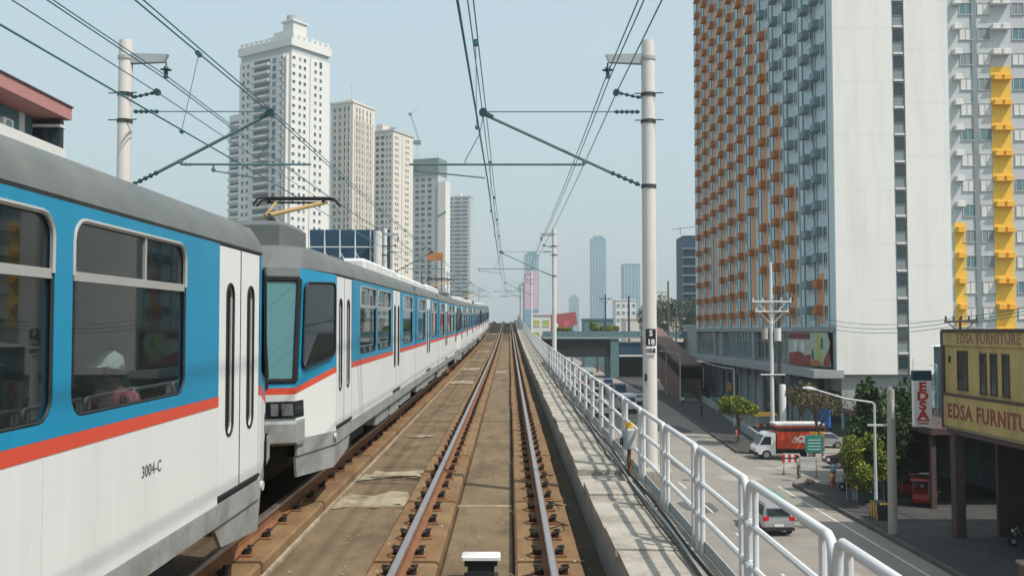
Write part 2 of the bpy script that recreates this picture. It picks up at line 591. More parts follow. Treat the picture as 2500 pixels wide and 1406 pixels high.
mb.build('walkway_wall', 'concrete', via)
mb = MB()
sweep(mb, [(-6.2, -0.39), (-4.95, -0.39), (-4.95, 0.15), (-6.2, 0.15)], YS)
mb.build('left_walkway', 'walk', via)
# walkway cover slabs, laid one after another
for k in range(64):
    y0 = 3.2 + k * 0.92 + random.uniform(-.01, .01)
    z = zt(y0 + 0.45)
    x0 = 0.955 + random.uniform(-.015, .02)
    dz = random.uniform(-.012, .012)
    t = random.uniform(-.008, .008)
    if 12.4 < y0 < 13.3:
        dz -= 0.06
    s0, s1 = zt(y0) - z, zt(y0 + .905) - z
    me = MB().add([(x0, 0, s0 - .10 + dz), (1.66, 0, s0 - .10 + dz), (1.66, .905, s1 - .10 + dz), (x0, .905, s1 - .10 + dz),
                   (x0, 0, s0 + dz + t), (1.66, 0, s0 + dz - t), (1.66, .905, s1 + dz - t), (x0, .905, s1 + dz + t)],
                  [(0, 3, 2, 1), (4, 5, 6, 7), (0, 1, 5, 4), (1, 2, 6, 5), (2, 3, 7, 6), (3, 0, 4, 7)]).mesh('cover_slab', 'walk')
    put('cover_slab', me, via, (0, y0, z + 0.165))
mb = MB()
sweep(mb, [(0.97, 0.04), (1.66, 0.04), (1.66, 0.16), (0.97, 0.16)], [y for y in YS if y > 61] and [62.3] + [y for y in YS if y > 63])
mb.build('far_walkway', 'walk', via)

# rail plinths in separate lengths, and the slab between them
bed = tag(put('track_bed', None), kind='structure')


def plinth(x0, x1, y0, y1, mname='plinth', h0=-0.39, h1=-0.20):
    ys = fr(y0, y1, 4) if y1 - y0 > 5 else [y0, (y0 + y1) / 2, y1]
    mb = MB()
    c = 0.025
    sweep(mb, [(x0, h0), (x1, h0), (x1, h1 - c), (x1 - c, h1), (x0 + c, h1), (x0, h1 - c)], ys)
    return mb.build('plinth_block' if mname == 'plinth' else 'slab_panel', mname, bed)


cuts = [2.0, 5.9, 9.75, 13.0, 17.4]
while cuts[-1] < 92:
    cuts.append(cuts[-1] + 3.75 + random.uniform(-.35, .35))
for xc in (TX - 0.7175, TX + 0.7175, LX + 0.7175):
    for a, b in zip(cuts[:-1], cuts[1:]):
        j = random.uniform(-.012, .012)
        plinth(xc - 0.335 + j, xc + 0.335 + j, a + 0.05, b - 0.05)
    plinth(xc - 0.335, xc + 0.335, cuts[-1] + .05, 270)
plinth(LX - 1.05, LX - 0.38, -30, 270)
plinth(LX + .3825, LX + 1.0525, -30, 1.9)
gaps = [2.0, 9.0, 13.35, 17.0, 24.5, 36, 49, 63, 78, 95]
for a, b in zip(gaps[:-1], gaps[1:]):
    plinth(-0.70, 0.055, a + .03, b - .03, 'slab', -0.39, -0.335 + random.uniform(-.006, .006))
    plinth(-2.44, -1.40, a + .03, b - .03, 'slab', -0.39, -0.345 + random.uniform(-.006, .006))
# pale cement repairs and joint fillers, thin uneven sheets
cem = tag(put('cement_repairs', None), kind='structure')


def patch(x0, x1, y0, y1, h):
    n = 14
    mb = MB()
    pts = []
    for i in range(n):
        t = i / n
        if t < .25:
            p = (lerp(x0, x1, t * 4), y0)
        elif t < .5:
            p = (x1, lerp(y0, y1, t * 4 - 1))
        elif t < .75:
            p = (lerp(x1, x0, t * 4 - 2), y1)
        else:
            p = (x0, lerp(y1, y0, t * 4 - 3))
        q = (p[0] + random.uniform(-.09, .09), p[1] + random.uniform(-.3, .3) * min(1, (y1 - y0)))
        pts.append(q)
    zc = zt((y0 + y1) / 2)
    mb.add([(x, y, zt(y) + h) for x, y in pts], [tuple(range(n))])
    mb.build('cement_patch', 'cement', cem)


for y0, y1 in ((13.4, 14.3), (15.7, 16.6), (38.4, 40.2), (48, 50), (58, 59), (70, 72), (86, 88), (115, 118)):
    patch(-2.36, -1.46, y0, y1, -0.329)
patch(-2.2, -1.7, 21.2, 21.6, -0.329)
patch(-0.6, -0.1, 46, 47, -0.322)
for x0, x1 in ((-2.44, -1.40), (-0.70, 0.04)):
    mb = MB()
    sweep(mb, [(x0, -0.36), (x1, -0.36), (x1, -0.318), (x0, -0.318)], [13.28, 13.36])
    mb.build('joint_strip', 'cement', cem)
mb = MB()
sweep(mb, [(-2.47, -0.40), (-2.43, -0.40), (-2.43, -0.318), (-2.47, -0.318)], fr(2, 60, 2))
mb.build('joint_strip', 'cement', cem)
# small lumps of debris lying on the bed
deb = MB()
for k in range(520):
    x = random.choice([random.uniform(-2.4, -1.4), random.uniform(-.66, 0.0), random.uniform(.78, .95), random.uniform(-1.36, -.72), random.uniform(.08, .74)])
    y = random.uniform(6, 40) ** 1.0
    on = -0.20 if (-1.37 < x < -.71 or .06 < x < .745) else -0.335
    if .76 < x < .97:
        on = -0.38
    r = random.uniform(.006, .02)
    z = zt(y) + on
    deb.add([(x - r, y - r, z), (x + r, y - r * .7, z), (x + r * .8, y + r, z), (x - r * .7, y + r * .9, z), (x + r * .2, y, z + r * 1.1)],
            [(0, 1, 4), (1, 2, 4), (2, 3, 4), (3, 0, 4)])
tag(deb.build('ballast_grit', 'cement', fix=False), 'small pale stones scattered over the track bed', 'stones', kind='stuff')

# ------------------------------------------------------------------ rails with fasteners
fast = MB()
fast.cur = 0
fast.cbox(-0.19, 0.19, -0.085, 0.085, -0.205, -0.178, 0.006)
fast.cur = 1
for sx in (-1, 1):
    fast.cbox(min(sx * .075, sx * .155), max(sx * .075, sx * .155), -0.05, 0.05, -0.18, -0.125, 0.012)
    fast.tube((sx * .14, -.0, -.18), (sx * .14, 0, -.09), 0.02, 6)
    fast.path([(sx * .10, -.07, -.12), (sx * .16, -.05, -.105), (sx * .165, .05, -.105), (sx * .10, .07, -.12)], 0.011, 5)
fastme = fast.mesh('fastener', ['rust', 'clip'])
rl = [(TX + .7175, 'right running rail of the empty near track, rust brown with a bright worn top'),
      (TX - .7175, 'left running rail of the empty near track, rust brown with a bright worn top'),
      (LX + .7175, 'rusty rail just beside the train on the near side of its track'),
      (LX - .7175, 'rail hidden under the train on the far side of its track')]
for xr, lab in rl:
    near = xr > -2
    rt = thing('rail', lab, 'rail', (xr, 0, 0), group='rails of the two tracks')
    ys = fr(-30, 165, 5) + fr(168, 280, 4)
    mb = MB()
    sweep(mb, [(-.07, -.178), (.07, -.178), (.07, -.165), (.012, -.145), (.010, -.048), (-.010, -.048), (-.012, -.145), (-.07, -.165)], ys)
    mb.build('web', 'rust', rt)
    mb = MB()
    sweep(mb, [(-.030, -.05), (.030, -.05), (.036, -.036), (.034, -.006), (.024, 0), (-.024, 0), (-.034, -.006), (-.036, -.036)], ys)
    mb.build('head', 'railtop', rt)
    if xr < -4:
        continue
    y = 5.2
    while y < 56:
        put('fastener', fastme, rt, (random.uniform(-.006, .006), y + random.uniform(-.02, .02), zt(y)), random.uniform(-.04, .04))
        y += 0.80
    mb = MB()
    while y < 125:
        z = zt(y)
        mb.box(-.17, .17, y - .07, y + .07, z - .205, z - .15)
        y += .8
    tag(mb.build('far_fasteners', 'clip', rt), kind='stuff')

# track-side white box between the rails, and a cable across the bed
tb = thing('signal_box', 'low white topped signalling box standing between the near rails', 'signal box', (-0.275, 9.55, zt(9.5) - .335))
MB().cbox(-0.19, 0.19, -.10, .12, .22, .26, .012).build('lid', 'rooftop', tb, True)
mb = MB().box(-.13, .13, -.06, .08, .06, .22).box(-.16, -.12, -.08, .10, .16, .22).box(.12, .16, -.08, .10, .16, .22)
mb.build('housing', 'under', tb)
MB().cbox(-.17, .17, -.13, .13, 0, .06, .01).build('base', 'clip', tb)
mb = MB().path([(0.16, 9.0, zt(9) - .28), (0.02, 9.05, zt(9) - .25), (.12, 9.1, zt(9) - .17), (.3, 9.2, zt(9) - .165)], .008, 6)
tag(mb.build('bond_cable', 'clip'), 'thin cable running from the white box to the right rail', 'cable')
for k, yb in enumerate((14.6, 12.2, 11.0)):
    z = zt(yb) - .2
    mb = MB().path([(0.45, yb, z + .06), (.58, yb + .02, z + .1), (.68, yb + .2, z + .06), (.63, yb + .5, z + .02), (.5, yb + .6, z + .05)], .008, 6)
    tag(mb.build('bond_cable', 'clip'), ['thin looped cable on the right rail plinth, farthest of three', 'thin looped cable on the right rail plinth, middle of three',
        'thin looped cable on the right rail plinth, nearest of three'][k], 'cable', 'rail bond cables')
# cables lying along the foot of the railing
for k, (xo, r, c) in enumerate(((1.60, .018, 'clip'), (1.55, .014, 'plate'), (1.50, .012, 'clip'))):
    pts = [(xo + .02 * math.sin(y * 1.3 + k * 2) + random.uniform(-.006, .006), y, zt(y) + .185 + r) for y in fr(3.2, 46, .8)]
    tag(MB().path(pts, r, 6).build('walkway_cable', c), ['black cable lying on the walkway right along the railing foot', 'grey cable lying on the walkway, middle of three',
        'thin black cable lying on the walkway farthest from the railing'][k], 'cable', 'cables on the walkway')

# ------------------------------------------------------------------ railing in welded panels
RX = 1.72
rg = thing('guard_railing', 'long white tubular guard railing along the right edge of the viaduct', 'railing', (RX, 0, 0))
pl = 1.855
n_near = 26
for k in range(-1, 60):
    y0 = 5.13 + pl * k
    zz0, zz1 = zt(y0), zt(y0 + pl)
    hb = 0.14
    a, b = y0 + 0.035, y0 + pl - 0.035

    def zz(y):
        return lerp(zz0, zz1, (y - y0) / pl)
    top = MB()
    r = 0.029
    arc = [(0, a, zz(a) + hb + .72), (0, a + .006, zz(a) + hb + .83), (0, a + .03, zz(a) + hb + .89), (0, a + .08, zz(a) + hb + .915),
           (0, b - .08, zz(b) + hb + .915), (0, b - .03, zz(b) + hb + .89), (0, b - .006, zz(b) + hb + .83), (0, b, zz(b) + hb + .72)]
    top.path(arc, r, 10)
    mids = []
    for h in (.33, .62):
        m_ = MB().tube((0, a, zz(a) + hb + h), (0, b, zz(b) + hb + h), .024, 8)
        for e in (a, b):
            m_.disc((0, e + (.03 if e == a else -.03), zz(e) + hb + h), (0, 1, 0), .038, .06, 8)
        mids.append(m_)
    posts = []
    for yp, rr in ((a, .027), (b, .027), (a + .17, .022), (b - .17, .022)):
        posts.append(MB().tube((0, yp, zz(yp) + hb), (0, yp, zz(yp) + hb + (.74 if rr > .025 else .90)), rr, 8))
    st = MB().box(.02, .045, y0 - .055, y0 + .055, zz0 - .1, zz0 + hb + .86)
    kick = MB()
    sweep(kick, [(.015, .15), (.025, .15), (.025, .26), (.015, .26)], [y0 + .06, y0 + pl - .06])
    if k < n_near:
        pn = tag(put('railing_panel', None, rg))
        top.build('top_rail', 'railing', pn, True)
        for m_ in mids:
            m_.build('middle_rail', 'railing', pn, True)
        for m_ in posts:
            m_.build('post', 'railing', pn, True)
        st.build('stanchion', 'plate', pn)
        kick.build('kick_plate', 'plate', pn)
    else:
        for m_ in mids + posts:
            top.add(m_.v, m_.f)
        top.cur = 1
        top.add(st.v, st.f)
        top.add(kick.v, kick.f)
        top.build('railing_panel', ['railing', 'plate'], rg, True)
mb = MB()
for k in range(60, 130):
    y0 = 5.13 + pl * k
    z = zt(y0) + .14
    z1 = zt(y0 + pl) + .14
    mb.tube((0, y0, z + .9), (0, y0 + pl, z1 + .9), .03, 5)
    mb.tube((0, y0, z + .33), (0, y0 + pl, z1 + .33), .022, 5)
    mb.tube((0, y0, z + .62), (0, y0 + pl, z1 + .62), .022, 5)
    for q in (0.05, .2, pl - .05):
        mb.tube((0, y0 + q, z - .05), (0, y0 + q, z + .9), .026, 5)
tag(mb.build('far_panels', 'railing', rg), kind='stuff')

# grey device on a stand at the railing and the pole's base block
dv = thing('railing_device', 'grey canister device with a yellow top on a rusty stand at the railing', 'device', (1.61, 13.0, zt(13.0) + .13))
MB().tube((0, 0, 0), (0, 0, .42), .028, 8).build('stand', 'rust', dv, True)
MB().path([(0, 0, .36), (0, 0, .38), (0, 0, .62), (0, 0, .65)], [.05, .09, .09, .05], 14).build('canister', 'plate', dv, True)
MB().cbox(-.05, .05, -.05, .05, .65, .72, .01).build('cap', 'acyellow', dv)
MB().cbox(-.12, -.085, -.04, .04, .42, .52, .008).build('bracket', 'darksteel', dv)

# ------------------------------------------------------------------ catenary masts
def insulator(mb, p, q, r=.035, n=5):
    r *= .72
    p, q = Vector(p), Vector(q)
    mb.tube(p, q, r * .5, 6)
    d = (q - p)
    for i in range(n):
        c = p + d * ((i + .5) / n)
        mb.disc(c, d, r, d.length / n * .45, 8)


def cylbase(t, h, r0=.10, r1=.095):
    MB().path([(0, 0, 0), (0, 0, h * .5), (0, 0, h - .06), (0, 0, h)], [r0, (r0 + r1) / 2, r1, r1 * .96], 20).build('shaft', 'pole', t, True)


def mast(x, y, side, lab, det=True, plate=None):
    """side=+1: mast right of its track; local x runs toward the track"""
    z = zt(y)
    t = thing('catenary_mast', lab, 'mast', (x, y, z), group='catenary masts along the viaduct')
    s = -side
    MB().cbox(-.14 if side > 0 else -.26, .26, -.26, .26, -.5, .19, .03).build('base_block', 'walk', t)
    cylbase(t, 6.17)
    if not det:
        det = False
    for h in (5.92, 5.40, 5.02, 4.10):
        MB().disc((0, 0, h), (0, 0, 1), .108, .05, 16).build('band', 'plate' if h > 5.5 else 'darksteel', t, True)
        if det and h in (5.40, 5.02):
            MB().tube((-.2, -.09, h), (.2, -.09, h + .01), .009, 5).build('clamp_bolt', 'darksteel', t)
    # feeder arm with hanging insulator
    mb = MB().add([(s * .08, -.05, 5.84), (s * .08, .05, 5.84), (s * .08, .05, 5.98), (s * .08, -.05, 5.98),
                   (s * .55, -.04, 5.86), (s * .55, .04, 5.86), (s * .60, .04, 5.97), (s * .60, -.04, 5.97)],
                  [(0, 3, 2, 1), (4, 5, 6, 7), (0, 1, 5, 4), (1, 2, 6, 5), (2, 3, 7, 6), (3, 0, 4, 7)])
    arm = mb.build('feeder_arm', 'plate', t)
    mb = MB()
    mb.tube((s * .57, 0, 5.86), (s * .57, 0, 5.79), .012, 5)
    mb.path([(s * .57, 0, 5.80), (s * .57, 0, 5.765), (s * .57, 0, 5.755), (s * .57, 0, 5.745)], [.03, .04, .085, .03], 10)
    mb.path([(s * .57, 0, 5.745), (s * .57, 0, 5.68), (s * .57, 0, 5.64)], [.03, .028, .04], 8)
    mb.build('hanging_insulator', 'insul', arm, True)
    mb = MB()
    insulator(mb, (s * .10, 0, 5.36), (s * .42, 0, 5.43), .035, 4)
    mb.disc((s * .45, 0, 5.435), (0, 1, 0), .05, .06, 8)
    mb.build('earth_wire_insulator', 'insul', t, True)
    # cantilever: top strut, raking tube, registration tube, steady arm
    tip = (TX - .05 if side > 0 else LX + .16) - x
    can = put('cantilever', None, t)
    mb = MB()
    insulator(mb, (s * .12, 0, 5.16), (s * .48, 0, 5.16), .04, 5)
    mb.build('insulator', 'insul', can, True)
    mb = MB()
    insulator(mb, (s * .12, 0, 4.12), (lerp(s * .1, tip, .2), 0, lerp(4.1, 5.13, .2)), .045, 5)
    mb.build('insulator', 'insul', can, True)
    MB().tube((s * .48, 0, 5.16), (tip, 0, 5.16), .008, 6).build('top_strut', 'tube', can, True)
    MB().tube((lerp(s * .1, tip, .19), 0, lerp(4.1, 5.13, .19)), (tip, 0, 5.13), .022, 8).build('raking_tube', 'tube', can, True)
    mb = MB().disc((tip, 0, 5.15), (0, 1, 0), .06, .08, 8).tube((tip, 0, 5.15), (tip + s * -.14, 0, 5.08), .035, 6)
    mb.build('tip_clamp', 'insul', can)
    f = .36
    rx0 = lerp(s * .1, tip, f)
    rz = lerp(4.1, 5.13, f) - .06
    rx1 = tip + s * (1.04 if side > 0 else -.55)
    if side < 0:
        rx1 = tip + .58
    mb = MB().tube((rx0, 0, rz), (rx1, 0, rz), .016, 8).tube((rx0, 0, rz), (rx0, 0, rz + .07), .03, 6)
    insulator(mb, (rx0 + s * .04, 0, rz), (rx0 + s * .16, 0, rz), .03, 2)
    mb.build('registration_tube', 'tube', can, True)
    cx = TX if side > 0 else LX
    cxl = cx - x - .02
    sa = (rx1 + .10) if side > 0 else lerp(rx0, rx1, .25)
    mb = MB().tube((sa, 0, rz), (sa, 0, rz - .10), .014, 6).disc((sa, 0, rz - .08), (0, 1, 0), .03, .04, 8).tube((sa, 0, rz - .09), (cxl, 0, 4.22), .010, 6)
    mb.build('steady_arm', 'tube', can, True)
    if det:
        mb = MB().path([(tip, .02, 5.1), (tip + .05 * s, .05, 4.85), (tip - .25, .3, 4.55), (tip - .3, .6, 4.5)], .006, 5)
        mb.build('jumper', 'wire', can)
    if plate:
        p = put('number_plate', MB().cbox(-.07, .07, -.118, -.1, 1.87, 2.10, .008).mesh('number_plate', 'signblack'), t)
        text('plate_figure', 'S', .105, 'signwhite', p, (0, -.121, 2.005), (R(90), 0, 0), .002, 'CENTER', bold=.003)
        text('plate_figure', '18', .105, 'signwhite', p, (0, -.121, 1.885), (R(90), 0, 0), .002, 'CENTER', bold=.003)
        p2 = put('number_plate', MB().cbox(-.068, .068, -.117, -.1, 1.745, 1.855, .004).mesh('number_plate', 'signwhite'), t)
        text('plate_figure', '058', .085, 'signblack', p2, (0, -.120, 1.77), (R(90), 0, 0), .002, 'CENTER', bold=.002)
        MB().cbox(-.085, -.055, -.10, -.06, 1.38, 1.48, .004).build('socket_box', 'signblack', t)
    return t


MY = [-14.0, 13.47, 41.9, 85.0, 131.0, 172.0]
nm = {13.47: ('tall pale catenary mast with black number plates standing at the right railing', 'tall pale catenary mast beyond the train on the left, nearest of that row'),
      -14.0: ('catenary mast behind the viewpoint on the right side of the viaduct', 'catenary mast behind the viewpoint on the left side of the viaduct'),
      41.9: ('second catenary mast along the right railing, thinner with distance', 'second catenary mast of the left row behind the train roofs'),
      85.0: ('third catenary mast along the right railing in front of the pink and blue tower', 'third catenary mast of the left row far behind the train'),
      131.0: ('fourth catenary mast along the right railing near the crest of the line', 'fourth catenary mast of the left row at the end of the train'),
      172.0: ('farthest catenary mast on the right at the crest of the line', 'farthest catenary mast on the left at the crest of the line')}
for y in MY[1:]:
    mast(1.965, y, 1, nm[y][0], y < 50, y < 20 and y > 0)
    mast(-5.42, y, -1, nm[y][1], y < 50)

# ------------------------------------------------------------------ overhead wires, one object each
def wire(lab, x, h, sag, r, cat='overhead wire', name='overhead_wire', stag=0.0, y0=-14.0, grp=None):
    pts = []
    my = [y0] + MY[1:]
    for i, (a, b) in enumerate(zip(my[:-1], my[1:])):
        n = 10
        for k in range(n if b != my[-1] else n + 1):
            t = k / n
            y = lerp(a, b, t)
            st = stag * (1 if i % 2 else -1) * (1 - 2 * t)
            pts.append((x + st, y, lerp(zt(a), zt(b), t) + h - sag * 4 * t * (1 - t)))
    return tag(MB().path(pts, r, 6).build(name, 'wire'), lab, cat, grp or 'overhead wires')


wire('contact wire over the empty near track, lowest of its wires', TX - .02, 4.215, .02, .0095, name='contact_wire', stag=.03)
wire('left one of the twin messenger wires over the near track', TX - .06, 5.17, .10, .007, name='messenger_wire')
wire('right one of the twin messenger wires over the near track', TX - .01, 5.18, .08, .007, name='messenger_wire')
wire('left one of the twin feeder wires hung from the right masts', 1.36, 5.63, .12, .008, name='feeder_wire')
wire('right one of the twin feeder wires hung from the right masts', 1.42, 5.64, .14, .008, name='feeder_wire')
wire('single earth wire on the insulators of the right masts', 1.52, 5.44, .10, .008, name='earth_wire')
wire('contact wire over the train, lowest wire touching its pantograph', LX - .02, 4.265, .02, .0095, name='contact_wire', stag=.03)
wire('left one of the twin messenger wires over the train', LX + .13, 5.17, .10, .009, name='messenger_wire')
wire('right one of the twin messenger wires over the train', LX + .18, 5.18, .08, .008, name='messenger_wire')
wire('left one of the twin feeder wires hung from the left masts', -4.88, 5.64, .12, .009, name='feeder_wire')
wire('right one of the twin feeder wires hung from the left masts', -4.82, 5.65, .14, .008, name='feeder_wire')
wire('single earth wire on the insulators of the left masts', -4.98, 5.44, .06, .008, name='earth_wire')


def dropper(x, y, za, zb, lab, x2=None):
    mb = MB().tube((x, y, za), (x if x2 is None else x2, y, zb), .004, 5)
    mb.disc((x, y, za), (0, 1, 0), .03, .09, 8)
    mb.disc((x if x2 is None else x2, y, zb), (0, 1, 0), .018, .05, 8)
    tag(mb.build('dropper', 'wire'), lab, 'dropper', 'droppers between the overhead wires')


dropper(LX + .155, 10.35, zt(10) + 5.11, zt(10) + 4.255, 'thin dropper hanging from the messenger wire left of the nearest mast, over the train', LX - .02)
for i, y in enumerate((9.9, 17.5, 22.5, 27.5, 33)):
    dropper(TX - .03, y, zt(y) + 5.10, zt(y) + 4.21, ['short wire dropper over the near track, first from the viewer', 'short wire dropper over the near track, second from the viewer', 'short wire dropper over the near track, third from the viewer',
            'short wire dropper over the near track, fourth from the viewer', 'short wire dropper over the near track, fifth from the viewer'][i], TX - .02)
for i, y in enumerate((19.5, 25, 31)):
    dropper(LX + .15, y, zt(y) + 5.10, zt(y) + 4.26, ['wire dropper over the train, first beyond the nearest left mast', 'wire dropper over the train, second beyond the nearest left mast', 'wire dropper over the train, third beyond the nearest left mast'][i], LX)

# ------------------------------------------------------------------ the train
mat('seam', (.57, .58, .575), .6)
HW = 1.25                      # half body width
ZB, Z1, Z2, Z3 = 0.77, 1.53, 1.61, 2.81    # bottom of white, stripe, blue, roof edge
CARL = 31.6


def rrect(a0, a1, b0, b1, r, n=4):
    pts = []
    for (cx, cy, t0) in ((a1 - r, b1 - r, 0), (a0 + r, b1 - r, 90), (a0 + r, b0 + r, 180), (a1 - r, b0 + r, 270)):
        for k in range(n + 1):
            t = R(t0 + 90 * k / n)
            pts.append((cx + r * math.cos(t), cy + r * math.sin(t)))
    return pts


def panel_with_hole(mb, x, sgn, a0, a1, b0, b1, hole, depth=0.05):
    """flat wall cell at x with a rounded hole; jamb goes inward"""
    n = len(hole)
    q = n // 4
    corners = [(a1, b1), (a0, b1), (a0, b0), (a1, b0)]
    base = len(mb.v)
    vv = [(x, a, b) for a, b in hole] + [(x, a, b) for a, b in corners] + [(x - sgn * depth, a, b) for a, b in hole]
    ff = []
    for c in range(4):
        for k in range(q - 1):
            ff.append((c * q + k, c * q + k + 1, n + c))
        ff.append((c * q + q - 1, (c * q + q) % n, n + (c + 1) % 4, n + c))
    for k in range(n):
        ff.append((k, (k + 1) % n, n + 4 + (k + 1) % n, n + 4 + k))
    mb.add(vv, ff)


SECT = [
    dict(a=1.22, b=12.0, doors=[(1.27, 2.50), (7.45, 8.70)], wins=[(3.28, 5.05), (5.25, 7.12), (9.25, 11.25)], name='front'),
    dict(a=12.16, b=19.44, doors=[(15.15, 16.45)], wins=[(12.75, 14.6), (17.0, 18.85)], name='mid'),
    dict(a=19.6, b=CARL - 1.22, doors=[(CARL - 2.50, CARL - 1.27), (CARL - 8.70, CARL - 7.45)],
         wins=[(CARL - 5.05, CARL - 3.28), (CARL - 7.12, CARL - 5.25), (CARL - 11.25, CARL - 9.25)], name='rear'),
]
WZ0, WZ1 = 1.69, 2.745


def make_car():
    car = thing('train_car', 'x', 'train car')
    for sec in SECT:
        a, b = sec['a'], sec['b']
        # lower white panels, stripe and blue panels on both sides
        for sg in (1, -1):
            x = sg * HW
            xi, xs = x - sg * .04, x + sg * .003
            cur = a
            stops = sorted(sec['doors']) + [(b, b)]
            for (e0, e1) in stops:
                if e0 - cur > .02:
                    MB().box(min(x, xi), max(x, xi), cur, e0, ZB, Z1).build('lower_panel', 'white', car)
                    q = cur + 2.1
                    while q < e0 - .5:
                        MB().box(min(x, x + sg * .0025), max(x, x + sg * .0025), q, q + .012, ZB + .01, Z1 - .01).build('panel_seam', 'seam', car)
                        q += 2.3
                    MB().box(min(xs, xi), max(xs, xi), cur, e0, Z1 + .001, Z2).build('stripe', 'stripe', car)
                    up = MB()
                    c2 = cur
                    for (w0, w1) in sorted(sec['wins']):
                        if cur <= w0 and w1 <= e0:
                            up.quad((x, c2, Z2 + .001), (x, w0 - .06, Z2 + .001), (x, w0 - .06, Z3), (x, c2, Z3))
                            panel_with_hole(up, x, sg, w0 - .06, w1 + .06, Z2 + .001, Z3, rrect(w0, w1, WZ0, WZ1, .13))
                            c2 = w1 + .06
                    up.quad((x, c2, Z2 + .001), (x, e0, Z2 + .001), (x, e0, Z3), (x, c2, Z3))
                    u = up.build('upper_panel', 'blue', car)
                    bm = bmesh.new()
                    bm.from_mesh(u.data)
                    bmesh.ops.remove_doubles(bm, verts=bm.verts, dist=.0005)
                    bm.to_mesh(u.data)
                    bm.free()
                cur = e1
        # roof arch
        prof = [(HW, Z3), (HW + .012, Z3 + .02), (HW - .02, Z3 + .12), (HW - .12, Z3 + .25), (HW - .35, Z3 + .35), (HW - .8, Z3 + .41)]
        prof = prof + [(-x, z) for x, z in reversed(prof)]
        n = len(prof)
        mb = MB()
        vv = []
        for s in fr(a, b, 2.5):
            vv += [(x, s, z) for x, z in prof]
        m_ = len(vv) // n
        ff = []
        for i in range(m_ - 1):
            ff += [(i * n + k, i * n + k + 1, (i + 1) * n + k + 1, (i + 1) * n + k) for k in range(n - 1)]
        ff.append(tuple(range(n)))
        ff.append(tuple(range((m_ - 1) * n, m_ * n)))
        mb.add(vv, ff)
        mb.build('roof', 'roofgrey', car, True)
        # end walls, floor, seats
        mb = MB()
        mb.box(-HW + .05, HW - .05, a, b, .84, .90)
        mb.box(-HW + .05, HW - .05, a, b, Z3 - .03, Z3 + .0)
        if sec['name'] != 'front':
            mb.box(-HW + .06, -.5, a - .0, a + .04, .9, Z3 - .03).box(.5, HW - .06, a, a + .04, .9, Z3 - .03)
        if sec['name'] != 'rear':
            mb.box(-HW + .06, -.5, b - .04, b, .9, Z3 - .03).box(.5, HW - .06, b - .04, b, .9, Z3 - .03)
        if sec['name'] == 'front':
            mb.box(-HW + .06, HW - .06, a + .0, a + .04, .9, Z3 - .03)
        if sec['name'] == 'rear':
            mb.box(-HW + .06, HW - .06, b - .04, b, .9, Z3 - .03)
        mb.build('interior', 'inside', car)
        for (w0, w1) in sec['wins']:
            for sg in (1, -1):
                mb = MB()
                x0, x1 = sorted((sg * .72, sg * 1.16))
                mb.cbox(x0, x1, w0 + .05, w1 - .05, .95, 1.25, .03)
                x0, x1 = sorted((sg * 1.08, sg * 1.17))
                mb.cbox(x0, x1, w0 + .05, w1 - .05, 1.23, 1.64, .02)
                mb.build('bench_seat', 'seat', car)
        # windows: pane, aluminium frame with slider bar
        for (w0, w1) in sec['wins']:
            for sg in (1, -1):
                x = sg * (HW - .022)
                w = put('window', None, car)
                MB().add([(x, p, q) for p, q in rrect(w0, w1, WZ0, WZ1, .13)], [tuple(range(20))]).build('pane', 'trainglass', w)
                fm = MB()
                zb = 2.435
                xo = sg * (HW - .006)
                ring = rrect(w0 + .012, w1 - .012, WZ0 + .012, WZ1 - .012, .12)
                upr = [p for p in ring if p[1] > zb - .01]
                # upper half of the frame in bright metal
                pts = [(xo, w1 - .014, zb)] + [(xo, p, q) for p, q in ring[:10]] + [(xo, w0 + .014, zb)]
                fm.path(pts, .016, 6)
                fm.box(min(xo, xo - sg * .03), max(xo, xo - sg * .03) + 0, w0 + .004, w1 - .004, zb - .028, zb + .022)
                wm = lerp(w0, w1, .58 if sg > 0 else .42)
                fm.box(min(xo, xo - sg * .02), max(xo, xo - sg * .02), wm - .014, wm + .014, zb + .022, WZ1 - .02)
                fm.build('frame', 'alu', w, True)
                sl = MB()
                pts = [(sg * (HW - .012), p, q) for p, q in rrect(w0 + .006, w1 - .006, WZ0 + .006, WZ1 - .006, .125)]
                sl.path(pts + [pts[0]], .012, 5)
                sl.build('gasket', 'rubber', w, True)
        # doors: two white leaves with narrow rounded lights
        for (d0, d1) in sec['doors']:
            for sg in (1, -1):
                dr = put('door', None, car)
                mid = (d0 + d1) / 2
                for (l0, l1) in ((d0 + .012, mid - .014), (mid + .014, d1 - .012)):
                    x = sg * (HW - .004)
                    mb = MB()
                    c = (l0 + l1) / 2
                    hole = rrect(c - .095, c + .095, 1.28, 2.50, .09)
                    panel_with_hole(mb, x, sg, l0, l1, .83, 2.80, hole, .03)
                    lf = mb.build('leaf', 'doorwhite', dr)
                    put('door_light', MB().add([(x - sg * .02, p, q) for p, q in hole], [tuple(range(20))]).mesh('door_light', 'trainglass'), dr)
                    mb = MB()
                    pp = [(x + sg * .001, p, q) for p, q in rrect(c - .1, c + .1, 1.275, 2.505, .095)]
                    mb.path(pp + [pp[0]], .012, 5)
                    mb.build('seal', 'rubber', dr, True)
                mb = MB().box(min(sg * (HW - .03), sg * (HW - .012)), max(sg * (HW - .03), sg * (HW - .012)), mid - .016, mid + .016, .83, 2.80)
                mb.box(min(sg * (HW - .03), sg * (HW + .012)), max(sg * (HW - .03), sg * (HW + .012)), d0, d1, .80, .828)
                mb.build('rubber_edge', 'rubber', dr)
        # skirt
        mb = MB()
